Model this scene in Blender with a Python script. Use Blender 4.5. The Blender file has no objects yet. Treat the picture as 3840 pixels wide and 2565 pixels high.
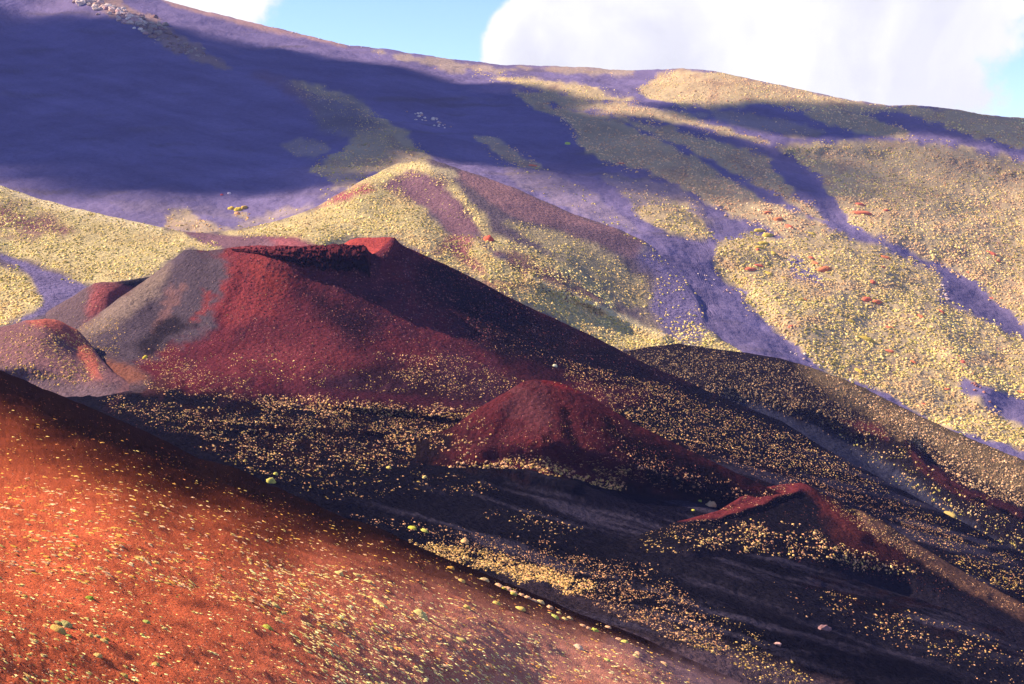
import bpy, math, numpy as np
from mathutils import Vector

# ------------------------------------------------------------------ camera, world, sun
S = bpy.context.scene
COL = S.collection
FOC, UC, VH = 5909.0, 1920.0, 900.0        # photo geometry: focal in photo pixels, centre column, horizon row
cam = bpy.data.cameras.new("camera"); camo = bpy.data.objects.new("camera", cam); COL.objects.link(camo)
cam.sensor_width = 36.0; cam.lens = 36.0 * FOC / 3840.0
cam.shift_y = -(1282.5 - VH) / 3840.0
cam.clip_start = 1.0; cam.clip_end = 40000.0
camo.rotation_euler = (math.radians(90), 0, 0)
S.camera = camo

SUN_EL, SUN_AZ = math.radians(36), math.radians(-80)     # azimuth from +Y (view direction), negative = left
SD = np.array([math.sin(SUN_AZ) * math.cos(SUN_EL), math.cos(SUN_AZ) * math.cos(SUN_EL), math.sin(SUN_EL)])
sun = bpy.data.lights.new("sun", 'SUN'); suno = bpy.data.objects.new("sun", sun); COL.objects.link(suno)
sun.energy = 5.0; sun.angle = math.radians(0.6); sun.color = (1.0, 0.83, 0.60)
suno.rotation_euler = Vector(SD).to_track_quat('Z', 'Y').to_euler()
suno.location = (0, 0, 1500)

W = bpy.data.worlds.new("World"); S.world = W; W.use_nodes = True
nt = W.node_tree; N = nt.nodes; L = nt.links
for n in list(N): N.remove(n)
def nd(tree, typ, **kw):
    n = tree.nodes.new(typ)
    for k, v in kw.items():
        if k.startswith("i_"): n.inputs[k[2:].replace("_", " ")].default_value = v
        else: setattr(n, k, v)
    return n
sky = nd(nt, 'ShaderNodeTexSky', sky_type='NISHITA', sun_disc=False)
sky.sun_elevation = SUN_EL; sky.sun_rotation = SUN_AZ; sky.altitude = 1900; sky.air_density = 1.0; sky.dust_density = 0.4; sky.ozone_density = 2.0
hs = nd(nt, 'ShaderNodeHueSaturation'); hs.inputs['Saturation'].default_value = 1.12; hs.inputs['Hue'].default_value = 0.512
L.new(sky.outputs[0], hs.inputs['Color'])
tc = nd(nt, 'ShaderNodeTexCoord')
n1 = nd(nt, 'ShaderNodeTexNoise'); n1.inputs['Scale'].default_value = 2.1; n1.inputs['Detail'].default_value = 9; n1.inputs['Roughness'].default_value = 0.55
n1.inputs['Distortion'].default_value = 0.25
mp = nd(nt, 'ShaderNodeMapping'); mp.inputs['Location'].default_value = (1.35, 0.2, 0.55); mp.inputs['Scale'].default_value = (1, 1, 1.6)
L.new(tc.outputs['Generated'], mp.inputs['Vector']); L.new(mp.outputs[0], n1.inputs['Vector'])
# the big cloud bank behind the ridge: soft ball-shaped masks in sky directions
def blob(u, v, r_in, r_out):
    d = Vector(((u - UC) / FOC, 1, -(v - VH) / FOC)).normalized()
    vm = nd(nt, 'ShaderNodeVectorMath', operation='DISTANCE'); vm.inputs[1].default_value = d
    L.new(tc.outputs['Generated'], vm.inputs[0])
    mr = nd(nt, 'ShaderNodeMapRange', clamp=True, interpolation_type='SMOOTHSTEP')
    mr.inputs['From Min'].default_value = r_out / FOC; mr.inputs['From Max'].default_value = r_in / FOC
    L.new(vm.outputs['Value'], mr.inputs['Value'])
    return mr.outputs[0]
def math_(op, a, b=None, clamp=False, tree=None):
    tree = tree or nt
    m = nd(tree, 'ShaderNodeMath', operation=op, use_clamp=clamp)
    for i, x in enumerate((a, b)):
        if x is None: continue
        if isinstance(x, (int, float)): m.inputs[i].default_value = x
        else: tree.links.new(x, m.inputs[i])
    return m.outputs[0]
bl = [(2200, 230, 250, 460), (2470, -20, 230, 440), (3050, 60, 200, 420), (2900, 330, 300, 560), (3500, -150, 260, 640), (3420, 180, 60, 560),
      (700, -160, 60, 520)]
acc = None
for b in bl:
    o = blob(*b)
    if b[0] == 700: o = math_('MULTIPLY', o, 0.8)
    if b[0] in (3500, 3420): o = math_('MULTIPLY', o, 0.62)
    acc = o if acc is None else math_('MAXIMUM', acc, o)
gen = nd(nt, 'ShaderNodeMapRange', clamp=True, interpolation_type='SMOOTHSTEP')
gen.inputs['From Min'].default_value = 0.50; gen.inputs['From Max'].default_value = 0.72; gen.inputs['To Max'].default_value = 0.55
L.new(n1.outputs['Fac'], gen.inputs['Value'])
n2 = nd(nt, 'ShaderNodeTexNoise'); n2.inputs['Scale'].default_value = 22; n2.inputs['Detail'].default_value = 8; n2.inputs['Roughness'].default_value = 0.6
L.new(tc.outputs['Generated'], n2.inputs['Vector'])
edge = math_('MULTIPLY', math_('SUBTRACT', n2.outputs['Fac'], 0.5), 0.9)
m0 = math_('ADD', acc, edge)
cm = nd(nt, 'ShaderNodeMapRange', clamp=True, interpolation_type='SMOOTHSTEP')
cm.inputs['From Min'].default_value = 0.20; cm.inputs['From Max'].default_value = 0.42
L.new(m0, cm.inputs['Value'])
mask = math_('MAXIMUM', cm.outputs[0], gen.outputs[0], clamp=True)
shade = nd(nt, 'ShaderNodeMapRange', clamp=True); shade.inputs['From Min'].default_value = 0.40; shade.inputs['From Max'].default_value = 0.62
n3 = nd(nt, 'ShaderNodeTexNoise'); n3.inputs['Scale'].default_value = 9; n3.inputs['Detail'].default_value = 7; n3.inputs['Distortion'].default_value = 0.4
L.new(tc.outputs['Generated'], n3.inputs['Vector']); L.new(n3.outputs['Fac'], shade.inputs['Value'])
cc = nd(nt, 'ShaderNodeMix', data_type='RGBA'); cc.inputs[6].default_value = (3.15, 3.15, 3.5, 1); cc.inputs[7].default_value = (5.0, 4.95, 4.9, 1)
rim = nd(nt, 'ShaderNodeMapRange', clamp=True, interpolation_type='SMOOTHSTEP'); rim.inputs['From Min'].default_value = 1.25; rim.inputs['From Max'].default_value = 0.55
L.new(m0, rim.inputs['Value'])
L.new(math_('ADD', math_('MULTIPLY', shade.outputs[0], 0.7), math_('MULTIPLY', rim.outputs[0], 0.45), clamp=True), cc.inputs[0])
mx = nd(nt, 'ShaderNodeMix', data_type='RGBA')
L.new(mask, mx.inputs[0]); L.new(hs.outputs[0], mx.inputs[6]); L.new(cc.outputs[2], mx.inputs[7])
bg = nd(nt, 'ShaderNodeBackground'); bg.inputs['Strength'].default_value = 0.085
L.new(mx.outputs[2], bg.inputs['Color'])
wo = nd(nt, 'ShaderNodeOutputWorld'); L.new(bg.outputs[0], wo.inputs['Surface'])
S.view_settings.view_transform = 'Standard'; S.view_settings.look = 'None'
S.view_settings.exposure = 1.5; S.view_settings.gamma = 1.0; S.view_settings.use_curve_mapping = False
S.cycles.max_bounces = 4; S.cycles.diffuse_bounces = 2; S.cycles.volume_bounces = 1; S.cycles.transparent_max_bounces = 8

# ------------------------------------------------------------------ helpers
rng = np.random.default_rng(7)
def Q(*p): return np.array(p, float) * 1.6362     # points read off the overview picture
def P(*p): return np.array(p, float)
_T = np.random.default_rng(11).random((256, 256))
def vnoise(x, y, s=0):
    x = x + s * 17.31; y = y + s * 9.77
    xi = np.floor(x).astype(int); yi = np.floor(y).astype(int); fx = x - xi; fy = y - yi
    fx = fx * fx * fx * (fx * (fx * 6 - 15) + 10); fy = fy * fy * fy * (fy * (fy * 6 - 15) + 10)
    a = _T[xi & 255, yi & 255]; b = _T[(xi + 1) & 255, yi & 255]; c = _T[xi & 255, (yi + 1) & 255]; d = _T[(xi + 1) & 255, (yi + 1) & 255]
    return (a + (b - a) * fx) * (1 - fy) + (c + (d - c) * fx) * fy
def fbm(x, y, o=5, s=0, g=0.5):
    r = 0; a = 1; t = 0
    for i in range(o):
        r = r + a * (vnoise(x, y, s + i * 3) * 2 - 1); t += a; a *= g; x = x * 2.03 + 5.1; y = y * 2.03 - 3.7
    return r / t
def sstep(a, b, x):
    t = np.clip((x - a) / (b - a), 0, 1); return t * t * (3 - 2 * t)
def seg_dist(u, v, poly, closed=True):
    d = np.full(u.shape, 1e9); n = len(poly)
    for i in range(n if closed else n - 1):
        ax, ay = poly[i]; bx, by = poly[(i + 1) % n]
        ex, ey = bx - ax, by - ay
        t = np.clip(((u - ax) * ex + (v - ay) * ey) / (ex * ex + ey * ey + 1e-9), 0, 1)
        d = np.minimum(d, np.hypot(u - ax - t * ex, v - ay - t * ey))
    return d
def inside(u, v, poly):
    r = np.zeros(u.shape, bool); n = len(poly)
    for i in range(n):
        ax, ay = poly[i]; bx, by = poly[(i + 1) % n]
        if ay == by: continue
        c = ((ay > v) != (by > v)) & (u < (bx - ax) * (v - ay) / (by - ay) + ax)
        r ^= c
    return r
def pmask(u, v, poly, feather=14, warp=16, wl=60.0, s=0):
    """1 inside an outline, 0 outside, with an irregular soft edge"""
    sh = u.shape; u = u.ravel(); v = v.ravel()
    x0, y0 = poly.min(0) - feather - warp * 2; x1, y1 = poly.max(0) + feather + warp * 2
    k = (u > x0) & (u < x1) & (v > y0) & (v < y1)
    out = np.zeros(u.shape)
    if k.any():
        uu, vv = u[k], v[k]
        sd = seg_dist(uu, vv, poly); sd = np.where(inside(uu, vv, poly), sd, -sd)
        sd = sd + warp * 1.6 * fbm(uu / wl, vv / (wl * 0.6), 4, s)
        out[k] = sstep(-feather, feather, sd)
    return out.reshape(sh)
def lmask(u, v, line, width, warp=8, s=0):
    sh = u.shape; u = u.ravel(); v = v.ravel()
    x0, y0 = line.min(0) - width * 4; x1, y1 = line.max(0) + width * 4
    k = (u > x0) & (u < x1) & (v > y0) & (v < y1); out = np.zeros(u.shape)
    if k.any():
        d = seg_dist(u[k] + warp * fbm(u[k] / 40, v[k] / 40, 3, s), v[k] + warp * fbm(u[k] / 40, v[k] / 40, 3, s + 5), line, False)
        out[k] = np.exp(-(d / width) ** 2)
    return out.reshape(sh)
class TPS:
    def __init__(s, pts, vals, lam=1e-4):
        p = np.array(pts, float) / 1000; n = len(p); s.p = p
        K = s.k(np.hypot(*(p[:, None] - p[None]).transpose(2, 0, 1))) + lam * np.eye(n)
        A = np.zeros((n + 3, n + 3)); A[:n, :n] = K; A[:n, n] = 1; A[:n, n + 1:] = p; A[n, :n] = 1; A[n + 1:, :n] = p.T
        s.w = np.linalg.solve(A, np.concatenate([vals, [0, 0, 0]]))
    def k(s, r): return np.where(r > 0, r * r * np.log(r + 1e-12), 0)
    def __call__(s, u, v):
        sh = u.shape; q = np.stack([u.ravel(), v.ravel()], 1) / 1000; n = len(s.p); out = np.zeros(len(q))
        for i in range(n): out += s.w[i] * s.k(np.hypot(q[:, 0] - s.p[i, 0], q[:, 1] - s.p[i, 1]))
        return (out + s.w[n] + q @ s.w[n + 1:]).reshape(sh)

def mesh_obj(name, V, F, mat, col=None, smooth=True, kind=None, parent=None, attrs=None):
    V = np.ascontiguousarray(V, np.float32).reshape(-1, 3); F = np.ascontiguousarray(F, np.int32)
    me = bpy.data.meshes.new(name); k = F.shape[1]
    me.vertices.add(len(V)); me.vertices.foreach_set("co", V.ravel())
    me.loops.add(F.size); me.loops.foreach_set("vertex_index", F.ravel())
    me.polygons.add(len(F)); me.polygons.foreach_set("loop_start", np.arange(0, F.size, k, dtype=np.int32))
    me.polygons.foreach_set("use_smooth", np.full(len(F), smooth))
    me.update(calc_edges=True)
    if col is not None:
        a = me.color_attributes.new("Col", 'FLOAT_COLOR', 'POINT')
        c = np.ones((len(V), 4), np.float32); c[:, :3] = np.asarray(col).reshape(-1, 3); a.data.foreach_set("color", c.ravel())
    for nm, arr in (attrs or {}).items():
        a = me.attributes.new(nm, 'FLOAT', 'POINT'); a.data.foreach_set("value", np.asarray(arr, np.float32).ravel())
    me.materials.append(mat)
    o = bpy.data.objects.new(name, me); COL.objects.link(o)
    if kind: o["kind"] = kind
    if parent: o.parent = parent
    return o

# ------------------------------------------------------------------ materials
def ground_mat(name, fine, coarse, bump=0.5, contrast=0.5, rough=0.95):
    m = bpy.data.materials.new(name); m.use_nodes = True; t = m.node_tree; b = t.nodes['Principled BSDF']
    at = nd(t, 'ShaderNodeAttribute', attribute_name="Col"); g = nd(t, 'ShaderNodeNewGeometry')
    na = nd(t, 'ShaderNodeTexNoise'); na.inputs['Scale'].default_value = 1 / fine; na.inputs['Detail'].default_value = 4; na.inputs['Roughness'].default_value = 0.7
    nb = nd(t, 'ShaderNodeTexNoise'); nb.inputs['Scale'].default_value = 1 / coarse; nb.inputs['Detail'].default_value = 5; nb.inputs['Roughness'].default_value = 0.6
    vo = nd(t, 'ShaderNodeTexVoronoi'); vo.inputs['Scale'].default_value = 0.7 / fine
    for x in (na, nb, vo): t.links.new(g.outputs['Position'], x.inputs['Vector'])
    mr = nd(t, 'ShaderNodeMapRange'); mr.inputs['From Min'].default_value = 0.3; mr.inputs['From Max'].default_value = 0.7
    mr.inputs['To Min'].default_value = 1 - contrast; mr.inputs['To Max'].default_value = 1 + contrast
    t.links.new(na.outputs['Fac'], mr.inputs['Value'])
    mr2 = nd(t, 'ShaderNodeMapRange'); mr2.inputs['From Min'].default_value = 0.3; mr2.inputs['From Max'].default_value = 0.7
    mr2.inputs['To Min'].default_value = 0.84; mr2.inputs['To Max'].default_value = 1.16
    t.links.new(nb.outputs['Fac'], mr2.inputs['Value'])
    f = math_('MULTIPLY', mr.outputs[0], mr2.outputs[0], tree=t)
    vs = nd(t, 'ShaderNodeVectorMath', operation='SCALE'); t.links.new(at.outputs['Color'], vs.inputs[0]); t.links.new(f, vs.inputs['Scale'])
    t.links.new(vs.outputs[0], b.inputs['Base Color'])
    b.inputs['Roughness'].default_value = rough; b.inputs['Specular IOR Level'].default_value = 0.0
    h = math_('ADD', na.outputs['Fac'], math_('MULTIPLY', vo.outputs['Distance'], -0.5, tree=t), tree=t)
    bp = nd(t, 'ShaderNodeBump'); bp.inputs['Strength'].default_value = bump; bp.inputs['Distance'].default_value = fine * 0.9
    t.links.new(h, bp.inputs['Height']); t.links.new(bp.outputs[0], b.inputs['Normal'])
    return m
M_FAR = ground_mat("far_sand", 2.2, 40, 0.35, 0.10)
M_MID = ground_mat("mid_cinder", 1.1, 22, 0.8, 0.28)
M_CONE = ground_mat("cone_cinder", 0.8, 14, 1.0, 0.38)
M_FORE = ground_mat("fore_cinder", 0.11, 4, 1.0, 0.26)
M_ROCK = ground_mat("rock", 0.6, 3, 0.8, 0.3)
def plant_mat(name, sc):
    m = bpy.data.materials.new(name); m.use_nodes = True; t = m.node_tree; b = t.nodes['Principled BSDF']
    at = nd(t, 'ShaderNodeAttribute', attribute_name="Col"); g = nd(t, 'ShaderNodeNewGeometry')
    na = nd(t, 'ShaderNodeTexNoise'); na.inputs['Scale'].default_value = 1 / sc; na.inputs['Detail'].default_value = 3
    t.links.new(g.outputs['Position'], na.inputs['Vector'])
    mr = nd(t, 'ShaderNodeMapRange'); mr.inputs['From Min'].default_value = 0.3; mr.inputs['From Max'].default_value = 0.7
    mr.inputs['To Min'].default_value = 0.6; mr.inputs['To Max'].default_value = 1.35
    t.links.new(na.outputs['Fac'], mr.inputs['Value'])
    vs = nd(t, 'ShaderNodeVectorMath', operation='SCALE'); t.links.new(at.outputs['Color'], vs.inputs[0]); t.links.new(mr.outputs[0], vs.inputs['Scale'])
    t.links.new(vs.outputs[0], b.inputs['Base Color']); b.inputs['Roughness'].default_value = 0.9; b.inputs['Specular IOR Level'].default_value = 0.0
    bp = nd(t, 'ShaderNodeBump'); bp.inputs['Strength'].default_value = 0.8; bp.inputs['Distance'].default_value = sc
    t.links.new(na.outputs['Fac'], bp.inputs['Height']); t.links.new(bp.outputs[0], b.inputs['Normal'])
    return m
M_PLANT = plant_mat("cushion_plant", 0.8)
M_PLANTN = plant_mat("near_cushion_plant", 0.12)

# ------------------------------------------------------------------ terrain sheets
SHEETS = {}
class Sheet:
    """One landform: a crest line seen against what lies behind, a face below it and a back slope that falls away.
    Depths come from a smooth interpolation of surveyed points (column, row, distance)."""
    def __init__(s, name, crest, inner, vbot, du=8.0, rows=150, round_d=10, round_px=90, back=60, back_drop=0.6,
                 relief=(0.6, 25.0), lines=(), mat=None, parent=None, crest_rough=2.0, base=(0.1, 0.1, 0.1), kind='structure'):
        s.name = name; crest = np.array(crest, float)
        s.crest = crest; pts = list(crest) + [np.array(p, float) for p in inner]
        pts = np.array(pts); s.tps = TPS(pts[:, :2], 1 / pts[:, 2])
        s.round_d, s.round_px, s.lines = round_d, round_px, lines
        u = np.arange(crest[0, 0], crest[-1, 0] + du, du); s.u = u; s.du = du
        s.vt = s.top(u); s.vt = s.vt + crest_rough * 2 * fbm(u / 45, u * 0, 5, 3, 0.65)
        s.vb = np.interp(u, vbot[0], vbot[1]) if isinstance(vbot, tuple) else np.full(u.shape, float(vbot))
        s.vb = np.maximum(s.vb, s.vt + 20)
        t = np.linspace(0, 1, rows); s.t = 0.25 * t * t + 0.75 * t; s.rows = rows
        U = np.repeat(u[None], rows, 0); V = s.vt[None] + (s.vb - s.vt)[None] * s.t[:, None]
        D = s.depth(U, V)
        if parent:      # the foot runs in under the surface it stands on
            Dp = SHEETS[parent].depth(U, V); q = sstep(0.45, 1.0, s.t)[:, None]; D = D * (1 - q) + Dp * 1.016 * q
        X, Y, Z = D * (U - UC) / FOC, D, -D * (V - VH) / FOC
        fade = sstep(0, 40, V - s.vt[None])
        a, wl = relief
        Z = Z + a * fbm(X / wl, Y / wl, 6, 21, 0.55) * (0.15 + 0.85 * fade)
        Z = Z + (0.30 * a * fbm(X / wl * 6, Y / wl * 6, 4, 41, 0.6)) * fade
        # back side
        nb = 9; B = []
        for i in range(1, nb + 1):
            q = i / nb; Db = D[0] + back * q; zb = -Db * (s.vt - VH) / FOC - back * back_drop * q ** 1.6 * 1.0
            B.append(np.stack([Db * (u - UC) / FOC, Db, zb + 0 * u], -1))
        G = np.concatenate([np.array(B[::-1]), np.stack([X, Y, Z], -1)], 0)
        s.G = G; s.nb = nb; s.U, s.V, s.D = U, V, D
        s.base = np.array(base, float); s.mat = mat; s.kind = kind
        SHEETS[name] = s
    def top(s, u):
        c = s.crest; return np.interp(u, c[:, 0], c[:, 1])
    def depth(s, U, V):
        w = s.tps(U, V)
        for (line, width, amp) in s.lines: w = w * (1 + amp * lmask(U, V, line, width, 6))
        D = 1 / w
        q = np.clip((V - np.interp(U, s.u, s.vt)) / s.round_px, 0, 1)
        return D + s.round_d * (1 - np.sqrt(np.clip(1 - (1 - q) ** 2, 0, 1))) - s.round_d
    def build(s, paint=None):
        R, C = s.G.shape[:2]
        c = np.ones((R - s.nb, C, 3)) * s.base
        if paint: c = paint(s.U, s.V, s.G[s.nb:], c)
        c = np.concatenate([np.repeat(c[:1], s.nb, 0), c], 0)
        s.C = c
        i = np.arange(R * C).reshape(R, C)
        F = np.stack([i[:-1, :-1], i[1:, :-1], i[1:, 1:], i[:-1, 1:]], -1).reshape(-1, 4)
        s.obj = mesh_obj(s.name, s.G, F, s.mat, np.clip(c, 0.002, 0.9), True, s.kind)
    def sample(s, u, v):
        """points of the surface seen at photo positions, with normals"""
        fu = np.clip((u - s.u[0]) / s.du, 0, len(s.u) - 1.001); iu = fu.astype(int); a = fu - iu
        vt = s.vt[iu] * (1 - a) + s.vt[iu + 1] * a; vb = s.vb[iu] * (1 - a) + s.vb[iu + 1] * a
        tt = np.clip((v - vt) / (vb - vt), 0, 0.999)
        fv = np.interp(tt, s.t, np.arange(s.rows)); iv = np.clip(fv.astype(int), 0, s.rows - 2); b = fv - iv
        G = s.G[s.nb:]
        def g(i, j): return G[i, j]
        p = (g(iv, iu) * ((1 - a) * (1 - b))[:, None] + g(iv, iu + 1) * (a * (1 - b))[:, None] + g(iv + 1, iu) * ((1 - a) * b)[:, None] + g(iv + 1, iu + 1) * (a * b)[:, None])
        e1 = g(iv, iu + 1) - g(iv, iu); e2 = g(iv + 1, iu) - g(iv, iu)
        n = np.cross(e2, e1); n /= np.linalg.norm(n, axis=1)[:, None] + 1e-9; n *= np.sign(n[:, 2:3])
        return p, n, (v > vt + 1)

def mixc(c, m, col):
    return c * (1 - m[..., None]) + np.array(col) * m[..., None]

# ------------------------------------------------------------------ the landforms
Sheet("mountain_slope",
      [(-500, -520, 1330), (-300, -400, 1300), (0, -250, 1280), (300, -115, 1240), (610, 0, 1205), (702, 22, 1200), (915, 78, 1185), (1049, 108, 1175), (1300, 169, 1150),
       (1475, 189, 1135), (1703, 222, 1120), (1875, 241, 1110), (2069, 247, 1100), (2213, 252, 1090), (2302, 261, 1080), (2420, 262, 1065), (2568, 256, 1050), (2679, 266, 1035),
       (2895, 311, 1000), (3039, 344, 985), (3161, 371, 970), (3339, 395, 960), (3428, 394, 957), (3566, 407, 950), (3705, 430, 945), (3840, 441, 940), (4100, 480, 920), (4400, 540, 900)],
      [(300, 780, 650), (-300, 720, 690), (600, 400, 860), (100, 100, 1110), (1609, 596, 745), (1200, 750, 650), (800, 868, 610), (2600, 1080, 596), (2600, 700, 745),
       (2600, 450, 910), (3000, 1340, 548), (3400, 1540, 528), (3840, 1720, 510), (4300, 1900, 490), (3840, 1000, 720), (3840, 700, 830), (3300, 900, 700), (3300, 1200, 615),
       (3300, 600, 850), (3600, 1300, 605), (1700, 420, 930), (1300, 420, 880), (950, 640, 730), (2324, 870, 642), (2500, 965, 618)],
      ([-500, 0, 444, 700, 1000, 1270, 1492, 1609, 1731, 1919, 2158, 2324, 2500, 2560, 2610, 2650, 2710, 3000, 3400, 3840, 4400], [680, 790, 915, 965, 945, 825, 705, 690, 730, 785, 885, 940, 1035, 1090, 1160, 1260, 1360, 1480, 1660, 1830, 2050]),
      du=8, rows=190, round_d=18, round_px=70, back=300, back_drop=0.35, relief=(3.0, 55.0), mat=M_FAR, crest_rough=2.2,
      lines=[(P((300, -10), (560, 110), (900, 240), (1100, 330), (1300, 440), (1450, 560), (1600, 640)), 60, 0.012),
             (P((2540, 470), (2723, 516), (2884, 560), (2995, 620), (3050, 690), (3100, 760), (3195, 866), (3372, 930), (3539, 1010), (3678, 1110), (3840, 1250)), 42, -0.010),
             (P((2540, 565), (2690, 625), (2806, 700), (2973, 770), (3100, 840)), 28, -0.008),
             (P((2917, 545), (3139, 535), (3428, 546), (3594, 572), (3840, 630)), 30, 0.014),
             (P((2600, 420), (2900, 440), (3200, 500), (3600, 530), (3840, 585)), 34, -0.010),
             (P((2700, 960), (2950, 900), (3300, 1060), (3500, 1200), (3600, 1330), (3700, 1440)), 70, 0.012),
             (P((2690, 1000), (2810, 1130), (3000, 1340), (3250, 1470), (3500, 1600)), 45, -0.012),
             (P((1850, 290), (2200, 350), (2500, 480), (2900, 700), (3100, 850)), 40, 0.006),
             (P((1900, 300), (2300, 420), (2700, 560)), 22, 0.004)])
def _meet(pts):      # the toe of the hill lies right on the valley sand
    out = []
    for u, v, d in pts:
        if 2400 < u < 2760:
            t = float(SHEETS["mountain_slope"].depth(np.array([float(u)]), np.array([float(v + 4)]))[0]) + 6.5; d = t if u > 2450 else (d + t) / 2
        out.append((u, v, d))
    return out
Sheet("green_hills",
      _meet([(-500, 560, 615), (-300, 610, 605), (0, 694, 592), (139, 743, 587), (250, 772, 582), (444, 818, 573), (560, 842, 568), (688, 868, 562), (760, 872, 560), (850, 868, 562),
       (960, 846, 566), (1060, 822, 572), (1180, 778, 590), (1270, 726, 604), (1350, 682, 616), (1430, 642, 628), (1492, 612, 636), (1550, 600, 640), (1609, 596, 642), (1670, 614, 640),
       (1731, 638, 636), (1830, 668, 632), (1919, 699, 628), (1991, 733, 626), (2158, 805, 622), (2324, 860, 619), (2420, 905, 606), (2500, 960, 594), (2560, 1010, 584),
       (2610, 1080, 573), (2650, 1180, 553), (2710, 1270, 534), (2800, 1330, 520), (3000, 1400, 520)]),
      [(0, 1000, 490), (0, 1180, 446), (400, 1100, 458), (600, 1000, 492), (900, 930, 515), (1150, 930, 500), (1300, 900, 530), (1300, 1000, 505), (1700, 900, 548), (1700, 1100, 490),
       (2100, 1100, 528), (2100, 1280, 492), (2400, 1200, 542), (2450, 1330, 506), (1700, 750, 592), (1450, 760, 590), (2800, 1500, 480), (2150, 950, 572), (-400, 1000, 500)],
      ([-500, 200, 600, 1500, 2500, 2800, 3000], [1330, 1330, 1180, 1110, 1480, 1500, 1500]),
      du=8, rows=100, round_d=9, round_px=60, back=60, back_drop=0.5, relief=(1.0, 26.0), mat=M_MID, crest_rough=2.0, base=(.09, .07, .08),
      lines=[(P((1991, 1039), (2200, 1130), (2350, 1200), (2491, 1261)), 24, 0.010), (P((1609, 600), (1750, 720), (1900, 860), (2100, 960)), 70, 0.005),
             (P((1480, 640), (1600, 760), (1700, 880), (1760, 1000)), 60, -0.010), (P((1360, 760), (1450, 850), (1600, 920)), 70, 0.010),
             (P((40, 955), (200, 1040), (330, 1075), (200, 1170)), 40, -0.008), (P((700, 880), (850, 885), (1000, 900), (1190, 935)), 34, 0.012),
             (P((1870, 960), (2050, 1030), (2250, 1150)), 18, 0.006), (P((2000, 760), (2300, 880)), 30, 0.002)])
Sheet("dark_hill",
      [(2150, 1360, 478), (2300, 1325, 484), (2420, 1303, 488), (2540, 1288, 492), (2695, 1311, 494), (2800, 1322, 494), (2912, 1341, 493), (3039, 1377, 490), (3206, 1438, 485), (3428, 1549, 475),
       (3640, 1645, 466), (3840, 1725, 456), (4100, 1830, 446), (4400, 1960, 430)],
      [(2600, 1480, 458), (3000, 1700, 442), (3500, 1950, 425), (3840, 2120, 412), (3250, 1600, 468), (2300, 1420, 470), (4300, 2300, 400), (3500, 1700, 458)],
      ([2150, 2600, 3200, 3840, 4400], [1500, 1620, 1880, 2230, 2450]),
      du=8, rows=70, round_d=10, round_px=120, back=40, back_drop=0.7, relief=(0.9, 20.0), mat=M_MID, base=(.035, .028, .045),
      lines=[(P((2750, 1500), (2980, 1580), (3150, 1660), (3350, 1800), (3600, 1990), (3840, 2130)), 50, -0.016),
             (P((3390, 1650), (3470, 1745), (3650, 1855), (3840, 1945)), 14, 0.010), (P((3000, 1500), (3200, 1600), (3400, 1650)), 30, 0.008)])
Sheet("crater_far_rim",
      [(1180, 960, 436), (1240, 945, 436), (1280, 922, 436), (1310, 900, 437), (1340, 893, 438), (1400, 890, 439), (1464, 891, 440), (1480, 893, 441), (1520, 930, 443)],
      [(1340, 960, 420), (1440, 940, 421), (1250, 980, 424)], 1010, du=6, rows=24, round_d=2, round_px=20, back=12, back_drop=0.6,
      relief=(0.35, 6.0), mat=M_CONE, crest_rough=1.5, base=(.30, .055, .045))
Sheet("side_cone",
      [(-100, 1330, 444), (60, 1240, 440), (133, 1200, 438), (200, 1155, 436), (280, 1105, 433), (355, 1061, 431), (390, 1056, 431), (433, 1058, 432), (490, 1049, 440), (560, 1038, 450), (660, 1030, 460)],
      [(250, 1250, 415), (400, 1200, 420), (300, 1400, 404), (600, 1150, 445)], 1420, du=8, rows=40, round_d=4, round_px=50, back=25, back_drop=0.7,
      relief=(0.5, 14.0), mat=M_CONE, base=(.10, .06, .07))
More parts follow.
